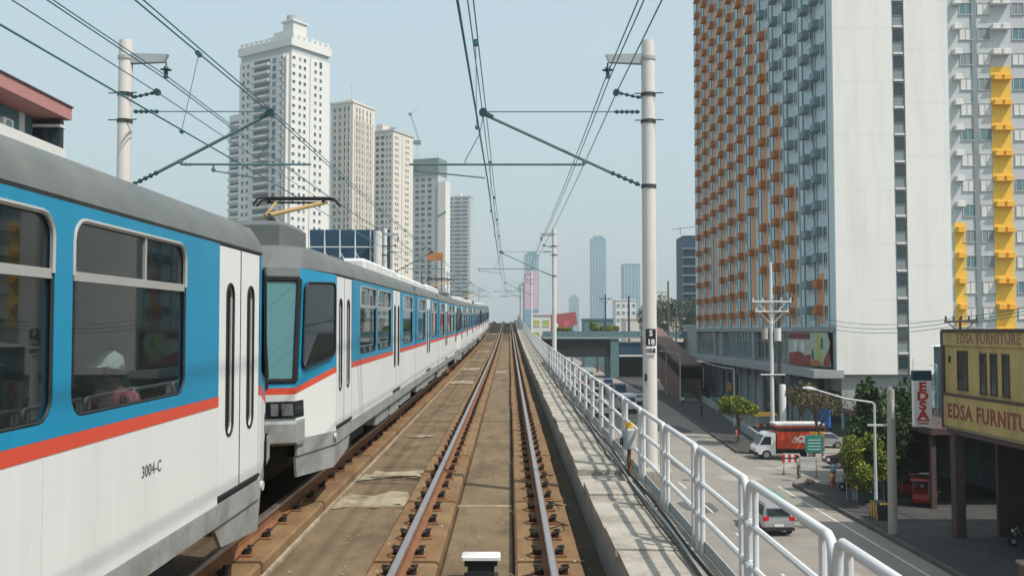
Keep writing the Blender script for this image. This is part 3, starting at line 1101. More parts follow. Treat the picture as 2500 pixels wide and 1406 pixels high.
        for sg in (1, -1):
            x0, x1 = sorted((sg * (HW - .03), sg * (HW + .006)))
            mb.box(x0, x1, a, b, .60, ZB - .002)
            s = a + .9
            while s < b - 1.5:
                ln = random.uniform(1.1, 2.2)
                if not (s < 5.2 and s + ln > 3.2) and not (s < CARL - 3.2 and s + ln > CARL - 5.2):
                    q0, q1 = sorted((sg * (HW - .06), sg * (HW - .45)))
                    mb.cbox(q0, q1, s, min(s + ln, b - .1), .30 + random.uniform(0, .1), .60, .03)
                s += ln + random.uniform(.12, .5)
        mb.build('skirt', 'skirt', car)
        mb = MB().box(-HW + .5, HW - .5, a + .05, b - .05, .42, .84)
        mb.build('underframe', 'under', car)
    # bellows between sections
    for s0, s1 in ((12.0, 12.16), (19.44, 19.6)):
        mb = MB()
        for k in range(3):
            q = s0 - .02 + (s1 - s0 + .04) * k / 3
            mb.box(-HW + .03 + .02 * (k % 2), HW - .03 - .02 * (k % 2), q, q + .05, .66, Z3 + .20)
        mb.build('bellows', 'deepblue', car)
    # bogies
    for s in (4.0, 12.1, 19.5, CARL - 4.0):
        bg_ = put('bogie', None, car)
        MB().box(-1.02, -.86, s - 1.2, s + 1.2, .3, .52).box(.86, 1.02, s - 1.2, s + 1.2, .3, .52).box(-.9, .9, s - .2, s + .2, .32, .5).build('bogie_frame', 'under', bg_)
        for ds in (-.95, .95):
            mb = MB()
            for sg in (1, -1):
                mb.disc((sg * .74, s + ds, .34), (1, 0, 0), .34, .12, 20)
            mb.tube((-.8, s + ds, .34), (.8, s + ds, .34), .07, 8)
            mb.build('wheelset', 'darksteel', bg_, True)
    # the two cabs
    for end in (0, 1):
        def P(x, s, z):
            return (x, s if end == 0 else CARL - s, z)
        cab = put('cab', None, car)
        cx, cs = 0.99, 1.22
        fx = [-cx, -.62, 0, .62, cx]
        fo = [0.0, -.13, -.18, -.13, 0.0]
        lev = [(.80, .06), (1.34, .0), (1.42, .0), (1.50, .02), (2.72, .30), (2.86, .34), (3.12, .55)]

        def F(i, z, so, k=1.0):
            return P(fx[i] * (1 - .015 * (z - 1.3)), so + fo[i] * k, z)

        def band(mb, j0, j1):
            for i in range(4):
                mb.quad(F(i, *lev[j0]), F(i + 1, *lev[j0]), F(i + 1, *lev[j1]), F(i, *lev[j1]))
        # white
        mb = MB()
        band(mb, 0, 1)
        for i in (0, 4):
            sg = -1 if i == 0 else 1
            mb.quad(F(i, *lev[0]), P(sg * HW, cs, ZB), P(sg * HW, cs, Z1), F(i, *lev[1]))
        mb.build('cab_lower_panel', 'white', cab)
        mb = MB()
        band(mb, 1, 2)
        for i in (0, 4):
            sg = -1 if i == 0 else 1
            mb.quad(F(i, *lev[1]), P(sg * HW, cs, Z1), P(sg * HW, cs, Z2), F(i, *lev[2]))
        mb.build('cab_stripe', 'stripe', cab)
        mb = MB()
        band(mb, 2, 3)
        mb.quad(F(0, *lev[3]), F(0, *lev[4]), F(0, *lev[5]), F(0, *lev[3]))
        for i in (0, 4):
            sg = -1 if i == 0 else 1
            mb.quad(F(i, *lev[2]), P(sg * HW, cs, Z2), P(sg * HW, cs, Z3), F(i, *lev[5]))
        mb.build('cab_upper_panel', 'blue', cab)
        # windscreen with black surround
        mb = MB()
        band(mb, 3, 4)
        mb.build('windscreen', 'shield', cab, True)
        mb = MB()
        pts = [F(i, 1.50, .015) for i in range(5)]
        mb.path(pts, .03, 6)
        mb.path([F(i, 2.72, .295) for i in range(5)], .035, 6)
        mb.path([F(0, 1.5, .01), F(0, 2.72, .29)], .035, 6)
        mb.path([F(4, 1.5, .01), F(4, 2.72, .29)], .035, 6)
        mb.build('windscreen_seal', 'rubber', cab, True)
        # roof nose
        mb = MB()
        band(mb, 4, 5)
        band(mb, 5, 6)
        prof = [(HW, Z3), (HW + .012, Z3 + .02), (HW - .02, Z3 + .12), (HW - .12, Z3 + .25), (HW - .35, Z3 + .35), (HW - .8, Z3 + .41)]
        rf = [P(x, cs, z) for x, z in reversed(prof)] + [P(-x, cs, z) for x, z in prof]
        ft = [F(i, *lev[6]) for i in range(5)]
        for i in (0, 4):
            sg = -1 if i == 0 else 1
            s5, s6 = F(i, *lev[5]), F(i, *lev[6])
            sp = [P(sg * x, cs, z) for x, z in prof]
            mb.add([s5, s6] + sp, [(0, 2, 3), (0, 3, 4), (0, 4, 1), (1, 4, 5), (1, 5, 6), (1, 6, 7)])
        pr_ = [P(HW - .8, cs, Z3 + .41), P(-(HW - .8), cs, Z3 + .41)]
        mb.add(ft + pr_, [(0, 1, 6), (1, 2, 6), (2, 5, 6), (2, 3, 5), (3, 4, 5)])
        mb.build('roof_nose', 'roofgrey', cab, True)
        # cab side window, proud of the panel
        for i in (0, 4):
            sg = -1 if i == 0 else 1
            A, B, Cc, D = Vector(F(i, 1.52, .02)), Vector(P(sg * HW, cs, 1.70)), Vector(P(sg * HW, cs, Z3)), Vector(F(i, 2.80, .32))

            def bil(u, v):
                return A.lerp(B, u).lerp(D.lerp(Cc, u), v)
            nrm = (B - A).cross(D - A).normalized()
            if nrm.x * sg < 0:
                nrm = -nrm
            rr = rrect(.10, .90, .07, .90, .07)
            pts = [bil(u, v) + nrm * .035 for u, v in rr]
            w = put('cab_window', None, cab)
            MB().add(pts, [tuple(range(20))]).build('pane', 'darkglass', w)
            mb = MB().path([p + nrm * .002 for p in pts] + [pts[0] + nrm * .002], .016, 5)
            a_, b_ = bil(.12, .48) + nrm * .037, bil(.88, .48) + nrm * .037
            mb.tube(a_, b_, .012, 5)
            mb.build('gasket', 'rubber', w, True)
        # headlamps
        for sg in (1, -1):
            h = put('headlamp', None, cab)
            mb = MB()
            q0, q1 = (4, 3) if sg > 0 else (0, 1)
            for j in range(1):
                pts = []
                for z in (1.06, 1.25):
                    for i, t in ((q0, 0), (q0, 1)):
                        pass
                e0, e1 = Vector(F(q0, 1.06, .035)), Vector(F(q1, 1.06, .035))
                g0, g1 = Vector(F(q0, 1.26, .012)), Vector(F(q1, 1.26, .012))
                off = Vector((0, -.02 if end == 0 else .02, 0))
                mb.quad(e0 + off, e1 + off, g1 + off, g0 + off)
                out_ = Vector((sg * .012, .0, 0))
                back = Vector(P(0, .22, 0)) - Vector(P(0, 0, 0))
                mb.quad(e0 + off, g0 + off, g0 + back + out_ * 4, e0 + back + out_ * 4)
            mb.build('lamp_housing', 'darkglass', h)
            mb = MB()
            for t0, t1 in ((.06, .40), (.50, .72)):
                cs_ = [e0.lerp(e1, t).lerp(g0.lerp(g1, t), v) + off * 1.4 for t, v in ((t0, .14), (t1, .14), (t1, .86), (t0, .86))]
                mb.quad(*cs_)
            mb.build('lens', 'headlens', h)
        # bumper, coupler, side valance
        mb = MB()
        rows = [(.74, .02), (.78, -.07), (1.00, -.07), (1.035, -.02)]
        for (za, oa), (zb_, ob) in zip(rows[:-1], rows[1:]):
            for i in range(4):
                def BQ(k, z, o):
                    return P(fx[k] * 1.03, o + fo[k] * 1.15, z)
                mb.quad(BQ(i, za, oa), BQ(i + 1, za, oa), BQ(i + 1, zb_, ob), BQ(i, zb_, ob))
            for i in (0, 4):
                sg = -1 if i == 0 else 1
                mb.quad(P(fx[i] * 1.03, oa, za), P(sg * 1.06, .22, za), P(sg * 1.06, .22, zb_), P(fx[i] * 1.03, ob, zb_))
        mb.build('bumper', 'skirt', cab, True)
        for sg in (1, -1):
            mb = MB()
            for (z0, z1, e) in ((.60, .80, 0), (.30, .60, .02)):
                p = [P(sg * (1.0 - e), .10 + e * 3, z0 + (.04 if e else 0)), P(sg * (HW - e), cs, z0), P(sg * (HW - e), cs + (1.1 if e else .01), z0 + (.1 if e else 0)), P(sg * (HW - e), cs + (1.3 if e else .01), z1 - .012), P(sg * (HW - e), cs, z1 - .012), P(sg * (1.0 - e), .08 + e, z1 - .012)]
                ix = [Vector((v[0] - sg * .03, v[1], v[2])) for v in map(Vector, p)]
                mb.add(p + ix, [(0, 1, 4, 5), (1, 2, 3, 4), (6, 7, 10, 11), (7, 8, 9, 10), (0, 1, 7, 6), (1, 2, 8, 7), (2, 3, 9, 8), (5, 0, 6, 11)])
            mb.build('valance', 'skirt', cab)
        mb = MB()
        y0, y1 = sorted((P(0, -.25, 0)[1], P(0, .9, 0)[1]))
        mb.box(-.16, .16, y0, y1, .48, .72)
        mb.box(-.7, .7, min(P(0, .15, 0)[1], P(0, .9, 0)[1]), max(P(0, .15, 0)[1], P(0, .9, 0)[1]), .40, .78)
        mb.build('coupler', 'under', cab)
        mb = MB()
        for sg in (1, -1):
            mb.disc(P(sg * (HW + .01), cs - .03, .70), (1, 0, 0), .045, .03, 12)
        mb.build('marker_lamp', 'lampglass', cab, True)
        # cab back wall
        y0, y1 = sorted((P(0, cs - .05, 0)[1], P(0, cs - .01, 0)[1]))
        MB().box(-HW + .1, HW - .1, y0, y1, .8, Z3 - .02).build('cab_wall', 'inside', cab)
        y0, y1 = sorted((P(0, .25, 0)[1], P(0, .6, 0)[1]))
        MB().cbox(-.8, .8, y0, y1, .9, 1.45, .05).build('driver_desk', 'under', cab)
        # roof box over the front cab
        if end:
            continue
        y0, y1 = sorted((P(0, .95, 0)[1], P(0, 2.35, 0)[1]))
        MB().cbox(-.78, .62, y0, y1, Z3 + .33, Z3 + .70, .06).build('roof_box', 'roofgrey', car)
    # roof equipment covers
    for (s0, s1, w, h) in ((6.4, 11.6, .86, .15), (12.6, 19.0, .80, .14), (20.0, 25.0, .86, .15)):
        nseg = 4
        for k in range(nseg):
            q0, q1 = lerp(s0, s1, k / nseg), lerp(s0, s1, (k + 1) / nseg) - .05
            MB().cbox(-w, w, q0, q1, Z3 + .30, Z3 + .40 + h, .05).build('roof_cover', 'rooftop', car)
    # half-raised pantograph above the front section
    pg = put('pantograph', None, car)
    b0 = 5.4
    zb = Z3 + .50
    mb = MB().box(-.55, .55, b0 - .7, b0 + .5, zb - .04, zb).box(-.5, -.42, b0 - .65, b0 + .45, zb - .1, zb).box(.42, .5, b0 - .65, b0 + .45, zb - .1, zb)
    for sx in (-.46, .46):
        for q in (-.6, .4):
            insulator(mb, (sx, b0 + q, zb - .18), (sx, b0 + q, zb - .04), .06, 3)
    mb.build('base_frame', 'darksteel', pg)
    kn = (-.10, 3.0, 3.78)
    MB().path([(0, b0 + .1, zb + .03), kn], [.07, .05], 8).build('lower_arm', 'darksteel', pg, True)
    mb = MB()
    hd = (0.03, 4.38, 4.20)
    mb.path([(kn[0] - .05, kn[1], kn[2]), (hd[0] + .45, hd[1], hd[2] - .05)], .035, 8)
    mb.path([(kn[0] - .06, kn[1], kn[2] - .02), (hd[0] - .35, hd[1], hd[2] - .05)], .028, 8)
    mb.build('upper_arm', 'gold', pg, True)
    mb = MB()
    for q in (-.12, .12):
        mb.path([(hd[0] - .70, hd[1] + q, hd[2] - .10), (hd[0] - .62, hd[1] + q, hd[2] + .0), (hd[0] - .5, hd[1] + q, hd[2] + .015), (hd[0] + .5, hd[1] + q, hd[2] + .015), (hd[0] + .62, hd[1] + q, hd[2]), (hd[0] + .70, hd[1] + q, hd[2] - .10)], .018, 6)
    mb.tube((hd[0] - .45, hd[1] - .12, hd[2] - .03), (hd[0] - .45, hd[1] + .12, hd[2] - .03), .02, 6)
    mb.tube((hd[0] + .45, hd[1] - .12, hd[2] - .03), (hd[0] + .45, hd[1] + .12, hd[2] - .03), .02, 6)
    mb.tube((hd[0] - .5, hd[1], hd[2] - .05), (hd[0] + .5, hd[1], hd[2] - .05), .018, 6)
    mb.build('collector_head', 'under', pg, True)
    return car


car0 = make_car()
starts = [11.5, -21.5, 44.5, 77.5]
labs = ['second train car, blue and white with a raised pantograph, cab facing the viewer',
        'nearest blue and white train car at the left, numbered 3004-C beside its white doors',
        'third blue and white train car, farther along the left track',
        'farthest blue and white train car at the end of the train']
CARS = []
for i, (y0, lab) in enumerate(zip(starts, labs)):
    c = car0 if i == 0 else copy_tree(car0)
    c['label'] = lab
    c['group'] = 'coupled cars of the train on the left track'
    c.location = (LX, y0, zt(y0))
    c.rotation_euler = (math.atan((zt(y0 + CARL) - zt(y0)) / CARL), 0, 0)
    CARS.append(c)
text('car_number', '3004-C', .105, 'print', CARS[1], (HW + .003, CARL - 4.07, 1.225), (R(90), 0, R(90)), .001, 'LEFT', 1.08)

# ------------------------------------------------------------------ buildings
def winmesh(w, h, pane='winblue', frame='towerwhite', bar=.08, proud=.06, sill=0.0, mull=0, trans=None, name='window'):
    """window facing -Y, centred; pane close to the wall, frame bars proud of it"""
    mb = MB()
    x, z = w / 2, h / 2
    mb.box(-x, x, -.02, .03, -z, z)
    mb.cur = 1
    mb.box(-x - bar, x + bar, -proud, .02, z, z + bar).box(-x - bar, -x, -proud, .02, -z, z).box(x, x + bar, -proud, .02, -z, z)
    mb.box(-x - bar - sill, x + bar + sill, -proud - sill, .02, -z - bar, -z)
    for k in range(mull):
        c = -x + w * (k + 1) / (mull + 1)
        mb.box(c - bar * .4, c + bar * .4, -proud * .8, .02, -z, z)
    if trans is not None:
        c = -z + h * trans
        mb.box(-x, x, -proud * .8, .02, c - bar * .4, c + bar * .4)
    return mb.mesh(name, [pane, frame])


def row(parent, name, me, places):
    """places: (x, y, z, rz) in the parent's frame; one object each"""
    for (x, y, z, rz) in places:
        put(name, me, parent, (x, y, z), rz)


PI = math.pi
# --- grey residential block with orange air-conditioner columns (its side runs along the street)
CX, CY0, CY1, CTOP, CP = 33.3, 97.5, 171.5, 67.0, 2.65
FL = 2.79
condo = thing('apartment_block', 'tall grey apartment block with orange and yellow air conditioner columns and a white end wall', 'building', (CX, CY0, G))
zz_ = lambda z: z - G
mb = MB().box(0, 11.9, .35, CY1 - CY0, zz_(CP), zz_(CTOP))
mb.build('wall', 'condo', condo)
mb = MB().box(-.12, 6.0, 0, .34, zz_(-2.2), zz_(CTOP)).box(7.25, 11.65, 0, .34, zz_(-2.2), zz_(CTOP))
mb.build('white_end_wall', 'condowhite', condo)
mat('jointgrey', (.56, .56, .54), .8)
for k in range(9):      # faint horizontal construction joints
    z = zz_(-.2 + k * 5.58)
    MB().box(-.122, 6.0, -.003, .02, z, z + .03).build('joint', 'jointgrey', condo)
    MB().box(7.25, 11.65, -.003, .02, z - 2.2, z - 2.17).build('joint', 'jointgrey', condo)
MB().box(6.0, 7.25, .14, .33, zz_(-2.2), zz_(CTOP)).build('stair_strip', 'condostrip', condo)
vent = MB().box(-.5, .5, -.16, .0, -.10, .10).mesh('strip_vent', 'acpale')
pane = winmesh(1.0, 1.3, 'windark', 'condostrip', .06, .05)
for k in range(15):
    z = zz_(25.06 + (k - 9) * FL)
    put('strip_vent', vent, condo, (6.62, .14, z))
    if k % 1 == 0:
        put('strip_window', pane, condo, (6.62, .14, z - .95))
# side facing the street: columns along y, one air conditioner and one window per storey
cols = [5.1, 8.7] + [14.8 + 6.05 * k for k in range(10)]
ztop = {0: 8.3, 1: None}
NR = 23
acm = MB()
acm.cbox(-.75, .02, -.68, .68, -.45, .38, .05)
acm.box(-.88, .0, -.78, .78, -.56, -.46)
acm.box(-.74, -.71, -.4, .4, -.24, .2)
ac_o = acm.mesh('air_conditioner', 'acorange')
ac_g = acm.mesh('air_conditioner', 'acgrey')
wn_ = winmesh(1.15, 1.45, 'winblue', 'acpale', .06, .07, .04, 1)
wn2 = winmesh(1.15, 1.45, 'windark', 'acpale', .06, .07, .04, 1)
wn3 = winmesh(1.15, 1.45, 'winteal', 'acpale', .06, .07, .04, 1)
bot = zz_(CP)
for c, yc in enumerate(cols):
    top = 8.3 if c == 0 else (None if c == 1 else 19.4 + 11.1 * (c - 2))
    if top:
        hi = min(zz_(top), zz_(CTOP) - .5)
        lo_ = bot + .3
        MB().box(-.05, .02, yc - 1.05, yc + 1.05, lo_, hi).build('orange_band', 'orange', condo)
    for r in range(NR):
        z = bot + 1.9 + r * FL
        on = top and z < zz_(top) + .2
        if (c, r) in ((9, 4), (9, 3), (5, 4), (9, 2), (5, 2), (5, 1), (4, 1), (4, 5), (6, 6)):
            continue
        put('air_conditioner', ac_o if on else ac_g, condo, (0, yc + random.uniform(-.05, .05), z + random.uniform(-.04, .04)))
        put('window', random.choice([wn_, wn_, wn2, wn3]), condo, (-.01, yc - 1.75, z - .45), -PI / 2)
        if c > 1:
            pass
    MB().box(-.14, -.02, yc + 1.55, yc + 1.68, bot, zz_(CTOP)).build('drain_pipe', 'acgrey', condo)
    MB().box(-.09, -.02, yc - 2.85, yc - 2.79, bot, zz_(CTOP)).build('drain_pipe', 'condostrip', condo)
lw = winmesh(1.0, 1.2, 'winteal', 'acpale', .06, .07, .04, 1)
# podium below: glazed storey, ledge, shops
MB().box(.5, 15.0, .6, CY1 - CY0, zz_(-8.98), zz_(CP)).build('podium_core', 'podium', condo)
MB().box(-.25, .48, .42, CY1 - CY0 + .3, zz_(CP - .55), zz_(CP)).build('podium_cornice', 'podium', condo)
for a, b, m_ in ((1.0, 8.0, 'windark'), (9.2, 24.0, 'winteal'), (26, 33, 'windark'), (34.2, 52, 'winteal'), (54.5, 58, 'podium'), (59, 72.5, 'winteal')):
    n = max(1, int((b - a) / 3.4))
    me = winmesh((b - a) / n - .25, 3.3, m_, 'podium', .12, .12, 0, 1, .7)
    for k in range(n):
        put('podium_window', me, condo, (.49, a + (b - a) * (k + .5) / n, zz_(.28)), -PI / 2)
for yp in (.7, 8.6, 25, 33.6, 53.2, 58.5, 73.3):
    MB().box(-.1, .47, yp - .5, yp + .5, zz_(-1.7), zz_(CP - .56)).build('pilaster', 'podium', condo)
MB().box(-2.6, .45, -.3, CY1 - CY0 + .2, zz_(-2.55), zz_(-1.75)).build('canopy', 'podium', condo)
sh = [MB().box(-.05, .1, -1.9, 1.9, 0, 4.6).mesh('shop_front', m_) for m_ in ('windark', 'winblue', 'acgrey', 'concrete')]
for k in range(17):
    put('shop_front', sh[(k * 7 + k // 3) % 4], condo, (.42, 2.6 + k * 4.2, zz_(-8.6)))
    MB().box(.05, .40, 4.45 + k * 4.2, 4.95 + k * 4.2, zz_(-8.98), zz_(-2.6)).build('shop_pillar', 'podium', condo)
MB().box(-.9, -.6, 4, 14, zz_(-5.6), zz_(-3.0)).build('blue_shop_sign', 'signblue', condo)
MB().box(-.86, -.64, .6, 4.5, zz_(-7.6), zz_(-5.8)).build('blue_shop_sign', mat('brightblue', (.02, .13, .42), .6), condo)
MB().box(-.7, -.55, 44, 47, zz_(-6.6), zz_(-5.4)).build('orange_shop_sign', 'acorange', condo)
MB().box(2, 13.2, .9, 8, zz_(-8.98), zz_(-2.25)).build('shade_block', 'dark', condo)  # near-black block painted in for the shaded opening below the end wall
# wing facing the viewer, set back
wing_y = 7.0
MB().box(11.95, 30, wing_y, wing_y + 14, zz_(-8.9), zz_(CTOP)).build('wing_wall', 'condowing', condo)
MB().box(17.55, 18.1, wing_y - .12, wing_y + .0, zz_(-8), zz_(CTOP)).build('grey_pilaster', 'condostrip', condo)
yb = MB()
MB().box(19.6, 21.75, wing_y - .05, wing_y, zz_(-6), zz_(31.2)).build('yellow_band', 'yellowpaint', condo)
MB().box(15.25, 16.5, wing_y - .05, wing_y, zz_(-6), zz_(14.0)).build('yellow_band', 'yellowpaint', condo)
led = MB()
led.cbox(-.42, .42, -.62, .02, -.28, .24, .04)
led.box(-.50, .50, -.72, 0, -.36, -.29)
ac_y = led.mesh('air_conditioner', 'acyellow')
ac_p = led.mesh('air_conditioner', 'acpale')
wp = [winmesh(1.25, 1.25, m_, 'condowing', .07, .08, .05, 1) for m_ in ('winteal', 'condostrip', 'acpale', 'acpale')]
for r in range(-3, 22):
    z = zz_(15.96 + (r - 5) * FL + .1)
    lowy = z < zz_(31)
    for xx in (20.1, 21.2):
        put('air_conditioner', ac_y if lowy else ac_p, condo, (xx, wing_y - .05, z))
    put('air_conditioner', ac_y if z < zz_(14) else ac_p, condo, (15.85, wing_y - .05, z))
    for xx in (16.95, 18.95, 22.75, 25.3, 27.9):
        put('window', random.choice(wp), condo, (xx, wing_y, z - .75))
# banner hung on the podium
bn = thing('banner', 'large red, white and green printed banner hung across the grey podium front', 'banner', (CX - .45, 98.5, 0))
for (a, b, z0, z1, m_) in ((0, 14.5, -1.72, 2.0, 'cream'), (6.3, 14.5, 1.25, 1.98, 'maroon'), (6.3, 14.0, -1.7, -.3, 'maroon2'), (1.0, 6.2, -.9, 1.9, 'palegreen'), (2.4, 3.7, -1.0, 1.9, 'lime'), (0.2, 2.2, -1.6, -.2, 'maroon2'), (3.0, 6.0, -1.7, -1.0, 'acorange'), (4.6, 5.5, -.6, .7, 'leafgreen'), (1.4, 2.3, .6, 1.6, 'leafgreen')):
    pass
mat('cream', (.45, .44, .40), .7, var=.15, scale=.8)
mat('maroon', (.16, .025, .03), .7, var=.2)
mat('maroon2', (.26, .04, .04), .7, var=.5, scale=1.0)
mat('palegreen', (.38, .46, .36), .7, var=.15)
mat('lime', (.40, .45, .08), .7, var=.2)
mat('leafgreen', (.03, .12, .04), .7, var=.3)
lay = 0.0
for (nm_, pts, m_) in (
        ('sheet', [(0, -1.5), (14.6, -1.72), (14.8, 2.0), (1.0, 2.02), (.2, 1.0), (.5, 0)], 'cream'),
        ('print', [(6.6, 1.3), (14.7, 1.3), (14.75, 1.96), (6.6, 1.96)], 'maroon'),
        ('print', [(6.3, -1.6), (14.5, -1.68), (14.4, -.3), (10.2, -.1), (8.6, -.5), (6.3, -.35)], 'maroon2'),
        ('print', [(.6, -1.0), (6.3, -1.1), (6.4, 1.96), (1.2, 1.96), (.5, 1.0)], 'palegreen'),
        ('print', [(2.7, -1.0), (4.0, -1.1), (4.6, 1.9), (3.4, 1.9)], 'lime'),
        ('print', [(.15, -1.45), (2.3, -1.4), (1.8, -.7), (.45, .3)], 'maroon2'),
        ('print', [(2.4, -1.5), (6.2, -1.55), (6.2, -1.0), (4, -.8)], 'acorange'),
        ('print', [(5.2, -.9), (6.1, -.8), (5.9, .3), (5.4, .1)], 'leafgreen'),
        ('print', [(2.2, .4), (3.0, .3), (2.8, 1.5), (2.3, 1.5)], 'leafgreen'),
        ('print', [(8.2, -.2), (9.9, -.1), (9.7, 1.0), (8.4, .9)], 'acpale'),
        ('print', [(11.2, -.1), (12.4, -.1), (12.2, 1.1), (11.0, 1.0)], 'acpale')):
    n = len(pts)
    x0 = -lay
    mb = MB().add([(x0, a, b) for a, b in pts] + [(x0 + .03, a, b) for a, b in pts], [tuple(range(n)), tuple(range(n, 2 * n))] + [(i, (i + 1) % n, (i + 1) % n + n, i + n) for i in range(n)])
    mb.build(nm_, m_, bn)
    lay += .004 if nm_ == 'print' else .035

# --- furniture store: yellow upper storey carried on dark columns
FX, FY1, FY0 = 23.8, 52.9, 20.0
fs = thing('furniture_store', 'yellow furniture store with dark windows, its upper storey carried over the pavement on columns', 'building', (FX, FY1, G))
f_ = lambda z: z - G
MB().box(0, 14, FY0 - FY1, -.3, f_(-2.95), f_(2.15)).build('upper_wall', 'furnyellow', fs)
MB().box(-.12, 14, -.295, 0, f_(-3.05), f_(2.2)).build('corner_fin', 'furnbrown', fs)
MB().box(-.10, -.003, FY0 - FY1, -.3, f_(1.42), f_(2.12)).build('top_sign_band', 'furnyellow', fs)
MB().box(-.12, -.003, FY0 - FY1, -.3, f_(-2.9), f_(-1.28)).build('lower_sign_band', 'furnyellow', fs)
MB().box(-.16, -.003, FY0 - FY1, -.3, f_(-1.275), f_(-1.15)).build('ledge', 'furnbrown', fs)
MB().box(-.2, 13.8, FY0 - FY1, -.28, f_(2.155), f_(2.3)).build('coping', 'furnbrown', fs)
MB().box(-.08, -.003, FY0 - FY1, -.3, f_(-3.02), f_(-2.93)).build('soffit_edge', 'cement', fs)
fw = [winmesh(w, h, 'windark', 'furnbrown', .06, .05, .05, m_, .66) for w, h, m_ in ((1.0, 1.95, 1), (.52, 1.95, 0))]
put('window', fw[0], fs, (-.01, -2.35, f_(.12)), -PI / 2)
for yy in (-4.55, -5.6, -6.75, -9.0, -10.1, -11.2, -13.4, -14.5, -15.6):
    put('window', fw[1], fs, (-.01, yy, f_(.05)), -PI / 2)
MB().box(-.02, .02, -.98, -.72, f_(.48), f_(.86)).build('vent_hole', 'dark', fs)
text('lettering', 'EDSA FURNITURE', 1.08, 'lettering', fs, (-.125, -.75, f_(-2.42)), (R(90), 0, R(-90)), .01, 'LEFT', 1.12, .03)
text('lettering', 'EDSA', .72, 'letterdark', fs, (-.105, -1.9, f_(1.55)), (R(90), 0, R(-90)), .008, 'LEFT', 1.1, .012)
text('lettering', 'FURNITURE', .76, 'letterdark', fs, (-.105, -4.05, f_(1.55)), (R(90), 0, R(-90)), .008, 'LEFT', 1.1, .012)
for xx, yy in ((.35, -.8), (.35, -8.5), (.35, -16.5), (.35, -24.5), (7, -.8), (7, -8.5), (7, -16.5)):
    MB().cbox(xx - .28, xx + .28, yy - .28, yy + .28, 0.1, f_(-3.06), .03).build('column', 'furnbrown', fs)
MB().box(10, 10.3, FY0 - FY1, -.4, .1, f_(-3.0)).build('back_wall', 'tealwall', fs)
MB().box(4.6, 4.8, FY0 - FY1, -.65, .1, f_(-3.32)).build('shop_front', 'dark', fs)  # near-black sheet added to keep the space under the store dark
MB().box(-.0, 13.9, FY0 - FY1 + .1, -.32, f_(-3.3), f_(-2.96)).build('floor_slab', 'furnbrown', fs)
MB().box(2.6, 13.9, -.6, -.35, .1, f_(-3.32)).build('end_wall', 'furnbrown', fs)  # added to block the view of lit ground beyond the columns
# neighbour roof behind the store
wr = thing('metal_roof_shed', 'low shed with a white metal roof rising behind the yellow store', 'building', (43, 66, G))
MB().box(-9.5, 12, -4, 10, 0, f_(1.0)).build('wall', 'tealwall', wr)
mb = MB().add([(-10, -4.5, f_(1.0)), (12.5, -4.5, f_(1.0)), (12.5, 10, f_(1.0)), (-10, 10, f_(1.0)), (-6.5, 2.5, f_(2.0)), (12.5, 2.5, f_(4.6))], [(0, 1, 5, 4), (2, 3, 4, 5), (3, 0, 4), (1, 2, 5), (3, 2, 1, 0)])
mb.build('roof', 'sheetwhite', wr)
# vertical sign bracketed off the store corner
es = thing('vertical_sign', 'upright white sign reading EDSA in red letters, bracketed off the yellow store corner', 'sign', (22.95, 53.7, -3.1))
MB().cbox(-.50, .50, -.14, .14, 0, 2.55, .02).build('sign_case', 'signwhite', es)
MB().cbox(-.52, .52, -.15, .15, 2.56, 3.1, .02).build('header', 'signblue', es)
for i, ch in enumerate('EDSA'):
    text('lettering', ch, .66, 'signred', es, (0, -.146, 1.99 - i * .52), (R(90), 0, 0), .004, 'CENTER', 1, .03, 0, 1.3)
MB().box(-.36, .36, -.146, -.14, .30, .38).build('print_line', 'signred', es)
MB().box(-.30, .30, -.146, -.14, .14, .22).build('print_line', 'signred', es)
mb = MB()
for z in (.1, 1.1, 2.2, 3.4):
    mb.tube((.5, .1, z), (.95, .1, z), .03, 5)
for z0, z1 in ((.1, 1.1), (1.1, 2.2), (2.2, 3.4)):
    mb.tube((.5, .1, z0), (.92, .1, z1), .022, 5)
    mb.tube((.92, .1, z0), (.92, .1, z1), .022, 5)
mb.tube((-.4, .1, 3.1), (-.4, .1, 3.75), .025, 5)
mb.tube((-.4, .1, 3.4), (.6, .1, 3.8), .012, 5)
mb.build('bracket_frame', 'lamppost', es)

# --- left: house with a pink fascia
ph = thing('pink_fascia_house', 'house with a pink fascia and teal recessed wall showing above the nearest train car', 'building', (-14.0, 30.2, G))
MB().box(-9, 0, -26, 0, 0, f_(7.9)).build('wall', 'whitewall', ph)
MB().box(-9, -.9, -26, -.25, f_(7.9), f_(9.0)).build('upper_wall', 'tealwall', ph)
MB().box(-9.2, .12, -26, .12, f_(8.85), f_(9.24)).build('fascia', 'pinkfascia', ph)
MB().box(-9.3, .16, -26, .16, f_(9.245), f_(9.29)).build('coping', 'furnbrown', ph)
mb = MB().box(-.9, -.05, -.3, -.05, f_(7.92), f_(8.8))
mb.build('dark_bay', 'windark', ph)
MB().box(-.95, -.0, -.35, .02, f_(8.55), f_(8.64)).build('bay_lintel', 'whitewall', ph)
MB().box(-1.0, -.85, -1.2, -.9, f_(7.9), f_(8.84)).build('bay_post', 'acpale', ph)
a_ = put('air_conditioner', None, ph)
MB().cbox(-.85, -.5, -2.75, -2.2, f_(7.91), f_(8.35), .03).build('casing', 'acpale', a_)
MB().disc((-.49, -2.5, f_(8.13)), (1, 0, 0), .16, .02, 16).build('fan_grille', 'acgrey', a_)

# --- towers on the left, far off
def tower(lab, name, X, Y, top, L, W, ang, wall, base=None):
    t = thing(name, lab, 'tower', (X, Y, G), R(ang), 'high-rise towers on the left')
    t_ = lambda z: z - G
    return t, t_(top)


